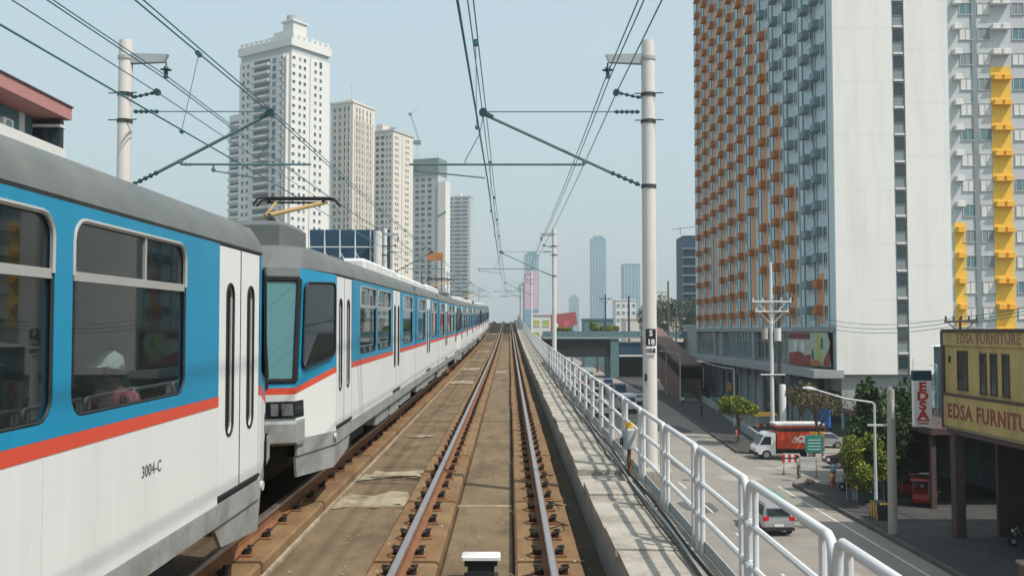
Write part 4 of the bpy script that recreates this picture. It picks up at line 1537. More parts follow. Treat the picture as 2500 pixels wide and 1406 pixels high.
def vary(me):
    """the same window with other glazing: curtains drawn, blinds, open dark panes"""
    out = [me, me, me, me]
    k = [i for i, m_ in enumerate(me.materials) if m_.name.startswith('win')]
    for alt in ('winblue', 'windark', 'winteal', 'curtain'):
        c = me.copy()
        for i in k:
            c.materials[i] = M[alt]
        out.append(c)
    return out


mat('curtain', (.24, .25, .24), .7, var=.3, scale=.5)


def faces_front(t, me, name, xs, zs):
    alts = vary(me)
    for x in xs:
        for z in zs:
            put(name, random.choice(alts), t, (x, 0, z))


def faces_right(t, me, name, ys, zs, x=0):
    alts = vary(me)
    for y in ys:
        for z in zs:
            put(name, random.choice(alts), t, (x, y, z), PI / 2)


def zrows(top, n, step):
    return [top - step * (k + .5) for k in range(n)]


# tower A: white, with stacked balconies on the left face
tA, H = tower('tallest white tower on the left with stacked balconies and a turret on its roof', 'residential_tower', -83.9, 367, 115.9, 30.1, 20.4, -34.7, 'towerwhite')
MB().box(-30.1, 0, 0, 20.4, 0, H - 6.2).build('wall', 'towerwhite', tA)
MB().box(-29.7, -.4, .4, 20.0, H - 6.2, H - 3.6).build('recessed_storey', 'towergrey', tA)
MB().box(-30.6, .5, -.5, 20.9, H - 3.6, H - .4).build('crown', 'towerwhite', tA)
mb = MB()
for k in range(11):
    mb.box(-29.6 + k * 2.9, -29.6 + k * 2.9 + 1.6, -.1, .3, H - .4, H + .9)
for k in range(7):
    mb.box(.0, .4, .8 + k * 2.9, 2.4 + k * 2.9, H - .4, H + .9)
mb.box(-30.2, .2, 0.0, .35, H + .9, H + 1.2).box(-.15, .2, 0, 20.4, H + .9, H + 1.2)
mb.build('parapet', 'towerwhite', tA)
tu = put('turret', None, tA)
MB().box(-6.5, -.8, 1.5, 8.5, H - .3, H + 7.0).build('turret_wall', 'towerwhite', tu)
MB().disc((-3.6, 4.5, H + 8.0), (0, 0, 1), 2.9, 2.4, 20).build('turret_drum', 'towergrey', tu, True)
MB().box(-7.2, -.2, .9, 9.2, H + 6.3, H + 6.9).build('turret_ledge', 'towerwhite', tu)
MB().box(-12.5, -6.6, 2, 9, H - .3, H + 3.6).build('roof_house', 'towerwhite', tA)
zs = zrows(H - 6.6, 25, 3.12)
faces_front(tA, winmesh(1.25, 1.45, 'winblue', 'towerwhite', .1, .1), 'window', (-27.6, -24.9), zs)
faces_front(tA, winmesh(2.1, 2.1, 'winblue', 'towerwhite', .12, .12), 'window', (-9.6,), zs)
bal = MB()
bal.cur = 1
bal.box(-4.6, 4.6, -.02, .06, -1.2, 1.25)
bal.cur = 0
bal.box(-4.9, 4.9, -1.5, 0, -1.55, -1.25).box(-4.9, 4.9, -1.5, -1.3, -1.25, -.65).box(-4.9, -4.6, -1.5, 0, -1.25, -.45).box(4.6, 4.9, -1.5, 0, -1.25, -.45)
faces_front(tA, bal.mesh('balcony', ['towerwhite', 'winblue']), 'balcony', (-16.8,), zs)
cb = MB()
cb.cur = 1
cb.box(-1.3, 1.3, -.02, .06, -.9, 1.0)
cb.cur = 0
cb.box(-1.6, 1.7, -1.4, 0, -1.5, -1.2).box(-1.6, 1.7, -1.4, -1.2, -1.2, -.3).box(1.1, 1.7, -1.4, .0, -1.2, 1.5)
faces_front(tA, cb.mesh('corner_balcony', ['towerwhite', 'winteal']), 'corner_balcony', (-4.6,), zs)
MB().box(-2.2, -1.4, -1.2, 0, 0, H - 7).build('corner_fin', 'towerwhite', tA)
sm = winmesh(1.15, 1.35, 'windark', 'towerwhite', .1, .1)
faces_right(tA, winmesh(1.3, .9, 'windark', 'towergrey', .1, .15), 'window', (1.2,), zs)
faces_right(tA, sm, 'window', (4.4, 6.9), zs)
faces_right(tA, sm, 'window', (12.6,), zs)
MB().box(-.2, .25, 9.6, 9.85, 0, H - 6.3).build('joint', 'towergrey', tA)
for k, z in enumerate(zs):
    if k < 22:
        put('stair_window', winmesh(1.4, 2.5, 'windark', 'towergrey', .05, .06) if k == 0 else bpy.data.meshes['stair_window_mesh'], tA, (0, 15.4, z), PI / 2)
        if k == 0:
            tA.children[-1].data.name = 'stair_window_mesh'
lw_ = put('low_wing', None, tA)
MB().box(-38.5, -30.2, 2, 18, 0, 90 - G).build('wing_wall', 'towerwhite', lw_)
wm_ = MB()
wm_.cur = 1
wm_.box(-3, 3, -.02, .06, -.8, .8)
wm_.cur = 0
wm_.box(-3.4, 3.4, -1.1, 0, -1.5, -1.2).box(-3.4, 3.4, -1.1, -.9, -1.2, -.5)
wm_ = wm_.mesh('wing_balcony', ['towerwhite', 'winblue'])
for z in zrows(88 - G, 16, 3.12):
    put('wing_balcony', wm_, lw_, (-34.6, 2, z))

# tower B: cream with tall window strips
tB, H = tower('second cream tower from the left with tall narrow window strips', 'residential_tower', -70.4, 430, 105.9, 12, 17.8, -25, 'towercream')
MB().box(-12.2, 0, 0, 17.8, 0, H - .8).build('wall', 'towercream', tB)
MB().box(-12.6, .4, -.4, 18.2, H - .8, H).build('cornice', 'towercream', tB)
MB().tube((-5, 6, H), (-5, 6, H + 10), .15, 6).build('spire', 'towergrey', tB)
MB().box(-7, -3, 4, 8, H, H + 1.8).build('roof_house', 'towercream', tB)
zs = zrows(H - 2.2, 22, 3.12)
faces_front(tB, winmesh(1.7, 1.9, 'winteal', 'towercream', .15, .12), 'window', (-9.7, -6.9), zs)
faces_front(tB, winmesh(.9, 2.2, 'windark', 'towercream', .15, .12), 'window', (-4.3, -2.2), zs)
faces_right(tB, winmesh(.8, 2.3, 'windark', 'towercream', .15, .15), 'window', (3.0, 5.4, 8.0, 11.4, 14.2), zs)
for y in (1.6, 4.2, 6.8, 9.6, 12.8, 15.8):
    MB().box(-.1, .45, y - .3, y + .3, 0, H - 8).build('fin', 'towercream', tB)
# tower C: cream
tC, H = tower('third cream tower from the left with paired square windows and stepped roof', 'residential_tower', -59.5, 490, 105.7, 11.2, 20, -25, 'towercream')
MB().box(-11.4, 0, 0, 20, 0, H - 1).build('wall', 'towercream', tC)
MB().box(-11.8, .5, -.5, 20.5, H - 1.0, H - .2).build('cornice', 'towergrey', tC)
MB().box(-11, -7, 1, 9, H - .2, H + 3.2).build('roof_house', 'towercream', tC)
MB().box(-4.5, -.5, 3, 16, H - .2, H + 1.6).build('roof_house', 'towergrey', tC)
zs = zrows(H - 2.5, 23, 3.12)
faces_front(tC, winmesh(2.1, 1.75, 'windark', 'towerwhite', .2, .15), 'window', (-9.4, -6.4), zs)
faces_front(tC, winmesh(.9, 1.3, 'windark', 'towergrey', .12, .12), 'window', (-3.7, -1.6), zs)
faces_right(tC, winmesh(1.1, 1.35, 'windark', 'towercream', .12, .1), 'window', (2.6, 4.7, 12.6, 14.8), zs)
MB().box(-.1, .2, 8.6, 8.95, 0, H - 1.2).build('joint', 'towergrey', tC)
MB().box(-5.2, -4.9, -.2, .1, 0, H - 1.2).build('joint', 'towergrey', tC)
# tower D: unfinished, netted top
tD, H = tower('unfinished grey tower with netted top storeys and a crane above it', 'unfinished_tower', -39.1, 528, 94.4, 15.8, 10.7, -20, 'bare')
MB().box(-15.8, 0, 0, 10.7, 0, H - 6).build('wall', 'towergrey', tD)
MB().box(-16.2, .3, -.4, 11.2, H - 6.0, H + 3.2).build('safety_netting', 'netting', tD)
mb = MB()
for k in range(9):
    mb.tube((-15.5 + k * 1.9, -.2, H + 3), (-15.5 + k * 1.9, -.2, H + 4.5 + (k % 3)), .08, 4)
mb.build('rebar', 'netting', tD)
zs = zrows(H - 7, 20, 3.2)
faces_front(tD, winmesh(2.4, 1.5, 'windark', 'towergrey', .1, .1), 'window', (-12.7, -9.2, -5.2), zs)
faces_right(tD, winmesh(1.6, 1.2, 'towergrey', 'towergrey', .1, .1), 'window', (3.2, 7.4), zs)
MB().box(0, 4.6, -.5, 6, 0, H - 10).build('plain_wing', 'towerwhite', tD)
MB().add([(.0, -.6, H - 30), (4.8, -.6, H - 27.5), (4.8, -.6, H - 26.3), (.0, -.6, H - 28.8), (.0, -.2, H - 30), (4.8, -.2, H - 27.5), (4.8, -.2, H - 26.3), (.0, -.2, H - 28.8)],
         [(0, 1, 2, 3), (4, 7, 6, 5), (0, 4, 5, 1), (3, 2, 6, 7)]).build('netted_ledge', 'netting', tD)
cr = thing('tower_crane', 'tower crane with a raised jib on top of the unfinished tower', 'crane', (-51.0, 533, H + 3.3 + G))
mb = MB()
for sx, sy in ((-.7, -.7), (.7, -.7), (.7, .7), (-.7, .7)):
    mb.tube((sx, sy, 0), (sx, sy, 8.5), .14, 4)
for k in range(6):
    mb.tube((-.7, -.7, k * 1.4), (.7, -.7, k * 1.4 + 1.4), .09, 4)
    mb.tube((.7, .7, k * 1.4), (.7, -.7, k * 1.4 + 1.4), .09, 4)
mb.build('crane_mast', 'towercream', cr)
MB().cbox(-3.2, 1.8, -1.2, 1.2, 8.5, 10.6, .2).build('machine_house', 'netting', cr)
mb = MB()
for sy in (-.5, .5):
    mb.tube((1.2, sy, 10), (-3.8, sy * .4, 25.5), .14, 4)
mb.tube((0.2, 0, 10.8), (-4.4, 0, 25.2), .12, 4)
for k in range(8):
    t = k / 8
    mb.tube((lerp(1.2, -3.8, t), -.5 * (1 - .6 * t), lerp(10, 25.5, t)), (lerp(.2, -4.4, t + .06), 0, lerp(10.8, 25.2, t + .06)), .08, 4)
mb.box(-5.2, -3.4, -.5, .5, 24.6, 26)
mb.build('jib', 'netting', cr)
MB().tube((-4, 0, 25.5), (1.6, 0, 29.5), .08, 4).build('pendant_line', 'netting', cr)
# tower E: grey slab with long balconies
tE, H = tower('farthest grey slab tower of the left row with rows of dark balconies', 'residential_tower', -30.5, 750, 107.9, 19.5, 13, -10, 'towergrey')
MB().box(-19.5, 0, 0, 13, 0, H - .8).build('wall', 'towergrey', tE)
MB().box(-19.8, .3, -.4, 13.2, H - .8, H).build('cornice', 'towergrey', tE)
MB().box(-14, -8, 2, 8, H, H + 2.5).build('roof_house', 'towerwhite', tE)
zs = zrows(H - 1.5, 28, 3.15)
eb = MB()
eb.cur = 1
eb.box(-2.2, 2.2, -.02, .06, -.8, 1.0)
eb.cur = 0
eb.box(-2.5, 2.5, -1.2, 0, -1.3, -1.0).box(-2.5, 2.5, -1.2, -1.0, -1.0, -.3)
faces_front(tE, eb.mesh('balcony', ['towergrey', 'winblue']), 'balcony', (-16.3, -10.0, -4.2), zs)
faces_right(tE, winmesh(1.0, 1.3, 'towergrey', 'towerwhite', .1, .1), 'window', (4, 9), zs)

# low buildings seen between train and towers
def lowbox(name, lab, x, y, w, d, h, wm, win=None, nx=4, nz=3, ws=(1.4, 1.3), grp=None):
    t = thing(name, lab, 'building', (x, y, G), 0, grp)
    MB().box(0, w, 0, d, 0, h).build('wall', wm, t)
    MB().box(-.25, w + .25, -.25, d + .25, h, h + .5).build('parapet', wm, t)
    me = winmesh(ws[0], ws[1], win or 'windark', wm, .1, .1, .05, 1)
    for i in range(nx):
        for k in range(nz):
            put('window', me, t, (w * (i + .5) / nx, 0, h - 2.2 - k * 3.2))
    return t


LG = 'low buildings left of the train'
lowbox('low_building', 'low maroon gridded building behind the billboard frame', -27, 140, 9.5, 20, 18.5, mat('brickish', (.24, .17, .15), .9, var=.2), 'windark', 7, 4, (.8, 1.5), LG)
# billboard seen from behind with steel trusses
bb = thing('billboard_frame', 'dark blue billboard seen from behind with pale steel trusses above the train roofs', 'billboard', (-19.8, 95, G))
MB().box(0, 8.0, 0, .25, 13.0, f_(12.2)).build('board', 'signblue', bb)
mb = MB()
for k in range(6):
    x = .2 + k * 1.5
    mb.tube((x, -.9, 12.6), (x, -.9, f_(12.1)), .06, 5)
    mb.tube((x, -.1, 12.6), (x, -.9, 14.8), .045, 5)
    mb.tube((x, -.9, 14.9), (x, -.1, 17.2), .045, 5)
    mb.tube((x, -.1, 17.2), (x, -.9, f_(12.0)), .045, 5)
    if k < 5:
        mb.tube((x, -.9, 13), (x + 1.5, -.9, 16), .04, 5)
        mb.tube((x, -.9, 19), (x + 1.5, -.9, 16.4), .04, 5)
for z in (13.0, 16.2, 19.4):
    mb.tube((0, -.9, z), (8, -.9, z), .06, 5)
mb.build('truss', 'lamppost', bb)
MB().tube((6.95, -1.0, 0), (6.95, -1.0, f_(12.0)), .42, 16).build('column', 'pole', bb, True)
ob = thing('orange_billboard', 'small orange billboard standing on a steel frame before the unfinished tower', 'billboard', (-21.2, 250, G))
MB().cbox(-.2, 4.0, 0, .4, f_(20.5), f_(22.6), .05).build('board', 'acorange', ob)
mb = MB()
for x in (-1.6, 0.2, 3.6, 5.4):
    mb.tube((x, .6, 8), (x, .6, f_(20.4) if x > 0 and x < 4 else f_(17.5)), .14, 5)
for z in (15, 18.5, 22, 25):
    mb.tube((-1.6, .6, z), (5.4, .6, z), .09, 5)
mb.build('frame', 'darksteel', ob)

# --- far things on the right: towers, billboards, trees
def far_tower(lab, x, y, w, d, top, wm, strip, rz=0, cap=0):
    t = thing('distant_tower', lab, 'tower', (x, y, G), rz, 'distant towers on the right')
    h = top - G
    MB().box(0, w, 0, d, 0, h).build('wall', wm, t)
    n = 5
    for k in range(n):
        x0 = w * (k + .15) / n
        MB().box(x0, x0 + w / n * .55, -.4, 0, 30, h - 4).build('window_strip', strip, t)
    if cap:
        MB().box(w * .2, w * .8, d * .2, d * .8, h, h + cap).build('crown', wm, t)
    return t


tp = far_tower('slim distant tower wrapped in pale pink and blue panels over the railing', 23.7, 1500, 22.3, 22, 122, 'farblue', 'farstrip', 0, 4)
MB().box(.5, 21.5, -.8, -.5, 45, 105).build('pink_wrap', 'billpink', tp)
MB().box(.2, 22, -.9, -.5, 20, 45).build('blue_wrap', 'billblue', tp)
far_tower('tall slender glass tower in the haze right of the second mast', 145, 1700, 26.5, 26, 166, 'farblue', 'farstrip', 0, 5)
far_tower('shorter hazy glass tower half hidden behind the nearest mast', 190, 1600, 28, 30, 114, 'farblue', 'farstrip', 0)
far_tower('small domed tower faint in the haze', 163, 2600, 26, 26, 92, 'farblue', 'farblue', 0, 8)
dt_ = thing('dark_tower', 'dark blue unfinished tower left of the grey apartment block', 'tower', (59.9, 330, G))
MB().box(0, 10, 0, 14, 0, 35 - G).build('wall', 'signblue', dt_)
for k in range(9):
    MB().box(-.5, 10.2, -.9, 0, 14.5 + k * 3.1, 15.0 + k * 3.1).build('slab_edge', 'netting', dt_)
mb = MB().tube((-1, 0, 35 - G), (-1, 0, 38 - G), .15, 4).tube((-4, 0, 37 - G), (4, 0, 38 - G), .15, 4)
mb.build('roof_jib', 'netting', dt_)
RG = 'low buildings beyond the overpass'
lowbox('low_building', 'white block of flats beyond the overpass, left one', 46.5, 420, 9, 12, 24.5, 'towerwhite', 'winteal', 4, 4, (1.2, 1.3), RG)
lowbox('low_building', 'white block of flats beyond the overpass, right one by the mast', 66, 460, 10, 12, 30, 'towerwhite', 'winteal', 4, 5, (1.2, 1.3), RG)
lowbox('low_building', 'wide cream hall with a single window beyond the overpass', 40, 330, 24, 14, 15.2, 'towercream', 'windark', 1, 1, (5, 1.6), RG)
lowbox('low_building', 'teal grey gabled shed beyond the overpass', 23.5, 300, 9, 12, 14.6, 'tealwall', 'winteal', 2, 1, (1.5, 1.2), RG)
lowbox('low_building', 'pale grey wall house between the stairs and the apartment block', 42.5, 215, 9.5, 20, 12.2, 'podium', 'acgrey', 2, 2, (2.4, 2.4), RG)
lowbox('low_building', 'white and yellow kiosk building at the end of the railing', 6.0, 260, 5.2, 8, 15.5, 'whitewall', 'lime', 2, 2, (1.6, 1.5), RG)
rb = thing('red_billboard', 'slanted red billboard beyond the overpass beside the second mast', 'billboard', (10.6, 262, G))
mb = MB().add([(0, 0, 10.2), (8.0, 0, 13.0), (7.5, 0, 16.4), (.6, 0, 15.6), (0, .4, 10.2), (8.0, .4, 13.0), (7.5, .4, 16.4), (.6, .4, 15.6)],
              [(0, 1, 2, 3), (4, 7, 6, 5), (0, 4, 5, 1), (1, 5, 6, 2), (2, 6, 7, 3), (3, 7, 4, 0)])
mb.build('board', 'billred', rb)
MB().disc((2.0, -.02, 12.6), (0, 1, 0), .8, .03, 16).build('print', 'signwhite', rb)
MB().disc((5.0, -.02, 13.2), (0, 1, 0), .8, .03, 16).build('print', 'pink', rb)
mb = MB().tube((1, .6, 0), (1, .6, 14), .2, 6).tube((6.5, .6, 0), (6.5, .6, 14), .2, 6)
mb.build('leg', 'darksteel', rb)

# --- road overpass crossing the street, with its covered stair
op = thing('road_overpass', 'grey concrete overpass crossing the street, its underside in deep shade', 'overpass', (8, 230, G))
MB().box(0, 36, 0, 11, f_(.45), f_(1.1)).build('deck_slab', 'concrete', op)
MB().box(0, 36, -.15, .2, f_(.76), f_(2.15)).build('parapet', 'tealwall', op)
MB().box(0, 36, -.3, .25, f_(.35), f_(.75)).build('ledge', 'podium', op)
for k in range(4):
    MB().box(0, 18, .6 + k * 2.6, 1.6 + k * 2.6, f_(-4.0), f_(.44)).build('girder', 'dark', op)  # near-black colour carries the deep shadow under the deck
MB().box(16.2, 18.2, 0, 11, 0, f_(.43)).build('pier', 'tealwall', op)
MB().box(18.3, 27, .4, .8, f_(-3.4), f_(-.6)).build('info_board', 'signblue', op)
MB().box(18.1, 27.2, .3, .85, f_(-3.9), f_(-3.45)).build('lower_ledge', 'acpale', op)
MB().box(18.1, 27.2, .3, .85, f_(-.55), f_(-.2)).build('lower_ledge', 'acpale', op)
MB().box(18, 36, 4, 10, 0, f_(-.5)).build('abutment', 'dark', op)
sw = thing('covered_stair', 'brown roofed pedestrian stair descending from the overpass to the pavement', 'stair', (28.6, 152, G))
prof = [(0, 3.6), (0, 6.0), (46, 12.4), (46, 9.8)]
MB().prism([(y, z) for y, z in prof[:2]] + [(46, 12.4), (46, 12.0), (0, 5.6)], -1.7, 1.7).build('roof', 'stairroof', sw)
MB().prism([(.3, 0), (.3, 3.6), (46, 10.2), (46, 7.4), (10, 0)], -1.6, -1.45).build('side_panel', 'stairroof', sw)
MB().prism([(.3, 0), (.3, 3.6), (46, 10.2), (46, 7.4), (10, 0)], 1.45, 1.6).build('side_panel', 'stairroof', sw)
mb = MB()
for k in range(40):
    mb.box(-1.4, 1.4, .6 + k * 1.12, 1.74 + k * 1.12, .0 + k * .19, .19 + k * .19)
mb.build('steps', 'concrete', sw)
mb = MB()
for yy in (.4, 14, 28):
    for sx in (-1.55, 1.55):
        mb.tube((sx, yy, 0), (sx, yy, 5.6 + yy * .139), .08, 6)
mb.build('stair_posts', 'lamppost', sw)

# ------------------------------------------------------------------ street furniture
def lamp(lab, x, y, h=6.6, arm=3.6, drop=0.9):
    t = thing('street_lamp', lab, 'street lamp', (x, y, G + .15), group='street lamps along the pavement')
    MB().path([(0, 0, 0), (0, 0, h * .5), (0, 0, h)], [.11, .085, .065], 10).build('pole', 'lamppost', t, True)
    MB().path([(0, 0, h - .05), (-.15, 0, h + .12), (-arm * .5, 0, h + .35), (-arm, 0, h + drop)], [.055, .055, .05, .045], 8).build('arm', 'lamppost', t, True)
    mb = MB().path([(-arm + .1, 0, h + drop - .02), (-arm - .3, 0, h + drop + .05), (-arm - .75, 0, h + drop + .10)], [.05, .13, .05], 8)
    mb.build('lamp_head', 'lamppost', t, True)
    MB().cbox(-.16, .16, -.16, .16, 0, .3, .03).build('footing', 'concrete', t)
    return t


l1 = lamp('pale street lamp with a long arm beside the striped block and concrete pole', 22.2, 58.7)
lamp('pale street lamp with a long arm above the flat topped tree', 25.9, 111.0)
lamp('distant street lamp beside the covered stair', 26.6, 150.0, 7.4, 2.6, .5)
sb = thing('striped_block', 'yellow and black striped concrete block at the foot of the lamp', 'traffic block', (21.9, 57.3, G + .16))
MB().prism([(-.7, 0), (.7, 0), (.5, 1.0), (-.5, 1.0)], -.35, .35).build('block', 'signblack', sb)
for k in range(3):
    mb = MB().add([(-.352, -.55 + k * .42, .02), (-.352, -.33 + k * .42, .02), (-.352, -.12 + k * .36, .98), (-.352, -.32 + k * .36, .98)], [(0, 1, 2, 3)])
    mb.quad((-.3 + k * .24, -.665, .05), (-.16 + k * .24, -.665, .05), (-.05 + k * .2, -.508, .97), (-.18 + k * .2, -.508, .97))
    mb.build('yellow_stripe', 'acyellow', sb)
cp = thing('concrete_pole', 'thick bare concrete utility pole at the kerb before the store', 'utility pole', (20.95, 53.0, G + .1))
MB().path([(0, 0, 0), (0, 0, 7.9)], [.26, .20], 12).build('shaft', 'concpole', cp, True)
MB().box(-1.3, .1, -.05, .05, 5.9, 6.0).box(-.06, .06, -.3, -.18, 6.3, 7.3).build('crossarm', 'lamppost', cp)


def util_pole(lab, x, y, h, m_, arms, r=.2, tr=False):
    t = thing('utility_pole', lab, 'utility pole', (x, y, G), group='utility poles along the street')
    MB().path([(0, 0, 0), (0, 0, h)], [r, r * .62], 10).build('shaft', m_, t, True)
    for (z, w) in arms:
        a = put('crossarm', MB().box(-w, w, -r - .12, -r, z - .08, z + .08).mesh('crossarm', m_), t)
        mb = MB()
        for k in range(5):
            mb.tube((-w + .1 + k * (2 * w - .2) / 4, -r - .06, z + .08), (-w + .1 + k * (2 * w - .2) / 4, -r - .06, z + .36), .07, 6)
        mb.build('insulator', m_, a)
        MB().tube((-w * .8, -r, z), (0, -r, z - w * .8), .04, 5).build('brace', m_, t)
        MB().tube((w * .8, -r, z), (0, -r, z - w * .8), .04, 5).build('brace', m_, t)
    if tr:
        MB().path([(.6, -.1, h * .56), (.6, -.1, h * .56 + 1.3)], .35, 12).build('transformer', 'acpale', t, True)
        MB().path([(-.7, -.1, h * .57), (-.7, -.1, h * .57 + 1.1)], .3, 12).build('transformer', 'concpole', t, True)
        MB().cbox(-1.2, 1.3, -.25, -.15, h * .37, h * .37 + .12, .02).build('bracket', 'lamppost', t)
    return t


util_pole('pale tall utility pole with crossarms and transformers before the apartment block', 26.7, 98.0, 18.2, 'acpale', [(14.2, 2.0), (13.2, 1.7)], .22, True)
util_pole('brown utility pole just behind the pale one with crossarms', 28.3, 101.0, 15.8, 'woodpole', [(14.4, 1.5)], .2)
util_pole('slim dark utility pole left of the apartment block', 36.4, 220.0, 22.6, 'woodpole', [], .32)
util_pole('second slim dark utility pole left of the apartment block', 38.5, 222.0, 18.5, 'woodpole', [], .25)
util_pole('dark utility pole rising beyond the overpass near the tall glass tower', 24.6, 246.0, 20.5, 'signblue', [(19.4, 1.6)], .3)
util_pole('thick dark utility pole rising beyond the overpass beside the nearest mast', 30.6, 246.0, 20.2, 'signblue', [], .36)
util_pole('dark utility pole with crossarms standing before the yellow store roof', 29.3, 62.5, 12.0, 'woodpole', [(11.8, 1.1), (9.9, .9)], .12)
for k, (z0, z1) in enumerate(((4.75, 3.1), (4.25, 2.85), (3.8, 2.6))):
    pts = []
    for i in range(13):
        t = i / 12
        pts.append((lerp(26.8, 29.3, t), lerp(98, 62.5, t), lerp(z0 + .5, z1, t) - 1.6 * 4 * t * (1 - t) * .8))
    for i in range(1, 9):
        t = i / 8
        pts.append((lerp(29.3, 33.5, t), lerp(62.5, 44, t), lerp(z1, z1 + 3.2 + .2 * k, t) - 2.4 * t * (1 - t)))
    tag(MB().path(pts, .022, 5).build('power_line', 'wire'), ['black power line sagging past the white end wall, upper of three', 'black power line sagging past the white end wall, middle of three', 'black power line sagging past the white end wall, lower of three'][k], 'power line', 'power lines past the white wall')
wp_ = thing('white_post', 'short thick white post behind the red truck', 'post', (28.2, 99.5, G))
MB().path([(0, 0, 0), (0, 0, 5.6), (0, 0, 5.7)], [.34, .32, .25], 12).build('shaft', 'whitewall', wp_, True)

# low wall between the pavement and the service road
lwt = thing('low_wall', 'long low grey wall dividing the pavement from the service road', 'wall', (0, 0, G))
wpt = [(24.4, 91.5), (26.0, 108), (28.6, 130), (31.6, 166), (33.5, 190)]
for (a, b) in zip(wpt[:-1], wpt[1:]):
    L = math.hypot(b[0] - a[0], b[1] - a[1])
    w = MB().cbox(-.15, .15, .02, L - .02, 0, 1.05, .03).mesh('wall_panel', 'podium')
    put('wall_panel', w, lwt, (a[0], a[1], 0), math.atan2(-(b[0] - a[0]), b[1] - a[1]))

# green direction sign, barrier, street sign
gs = thing('green_sign', 'green direction board on two posts in front of the red truck', 'sign', (24.75, 78.5, G + .1))
MB().cbox(-.75, .75, -.05, .05, 1.3, 2.65, .02).build('board', 'signteal', gs)
for z in (2.25, 2.0, 1.75, 1.5):
    MB().box(-.5, .5, -.056, -.05, z, z + .06).build('text_line', 'signwhite', gs)
MB().tube((-.55, 0, 0), (-.55, 0, 1.35), .04, 6).build('post', 'lamppost', gs)
MB().tube((.55, 0, 0), (.55, 0, 1.35), .04, 6).build('post', 'lamppost', gs)
for k, (bx, by, rz) in enumerate(((22.0, 75.6, .15), (22.9, 74.2, -.2))):
    br = thing('road_barrier', ['red and white roadside barrier under the green board, left one', 'white roadside barrier under the green board, right one'][k], 'barrier', (bx, by, G + .05), rz, 'barriers under the green board')
    for z in (.55, .95, 1.3):
        b_ = put('plank', None, br)
        for i in range(6):
            MB().box(-.75 + i * .25, -.5 + i * .25, -.03, .03, z, z + .22).build('segment', 'signred' if (i % 2 == 0 and k == 0 and z > .6) else 'whitewall', b_)
    for sx in (-.6, .6):
        MB().box(sx - .04, sx + .04, -.25, .25, 0, .08).box(sx - .03, sx + .03, -.03, .03, .08, 1.5).build('leg', 'rust', br)
hy = thing('fire_hydrant', 'small yellow and red hydrant post standing on the sunlit pavement corner', 'hydrant', (22.75, 68.2, G + .16))
MB().path([(0, 0, 0), (0, 0, .5), (0, 0, .62), (0, 0, .7)], [.12, .11, .14, .05], 10).build('barrel', 'stripe', hy, True)
MB().path([(0, 0, .7), (0, 0, .85), (0, 0, 1.05)], [.1, .16, .06], 10).build('cap', 'acyellow', hy, True)
bu = thing('rubble_bag', 'pale bundle lying on the sunlit pavement corner', 'bundle', (21.7, 70.0, G + .16))
MB().path([(-.35, 0, .1), (-.15, 0, .22), (.15, .05, .24), (.4, .02, .1)], [.06, .22, .2, .06], 8).build('sack', 'cement', bu, True)
# striped concrete stub at the lower right edge of the frame
st_ = thing('brick_stub', 'short brown brick post at the lower right by the store front', 'post', (22.0, 41.2, G + .16))
MB().cbox(-.3, .3, -.3, .3, 0, 1.15, .03).build('post', 'stairroof', st_)
MB().cbox(-.36, .36, -.36, .36, 1.15, 1.3, .03).build('cap', 'cement', st_)

# open shed added behind the store to keep that ground dark
gp = thing('shade_shed', 'added open shed darkening the place beyond the store where tricycles are parked', 'shed', (26.2, 60, G + .16))
MB().box(0, 14, 0, 16, 4.6, 5.0).build('roof', 'furnbrown', gp)
MB().box(13.6, 14, 0, 16, 0, 4.6).build('back_wall', 'tealwall', gp)
MB().box(0, 13.6, 15.6, 16, 0, 4.6).build('end_wall', 'tealwall', gp)
for yy in (.3, 5.5, 10.5):
    MB().box(.1, .4, yy, yy + .3, 0, 4.6).build('post', 'furnbrown', gp)
MB().box(1.2, 1.4, 0, 15, 2.2, 4.55).build('shade_panel', 'dark', gp)  # near-black sheet added for the dark inside of the shed

# ------------------------------------------------------------------ trees
def leaf_cloud(mb, blobs, n, size, seed):
    rnd = random.Random(seed)
    for _ in range(n):
        (c, r) = rnd.choice(blobs)
        while True:
            p = Vector((rnd.uniform(-1, 1), rnd.uniform(-1, 1), rnd.uniform(-1, 1)))
            if .25 < p.length < 1:
                break
        p = Vector((c[0] + p.x * r[0], c[1] + p.y * r[1], c[2] + p.z * r[2]))
        s = size * rnd.uniform(.6, 1.5)
        e = Euler((rnd.uniform(-1.2, 1.2), rnd.uniform(-1.2, 1.2), rnd.uniform(0, 6.3)))
        m_ = e.to_matrix()
        q = [m_ @ Vector(v) for v in ((-s, 0, 0), (0, -s * .45, s * .1), (s, 0, 0), (0, s * .45, s * .1))]
        mb.add([p + v for v in q], [(0, 1, 2, 3)])


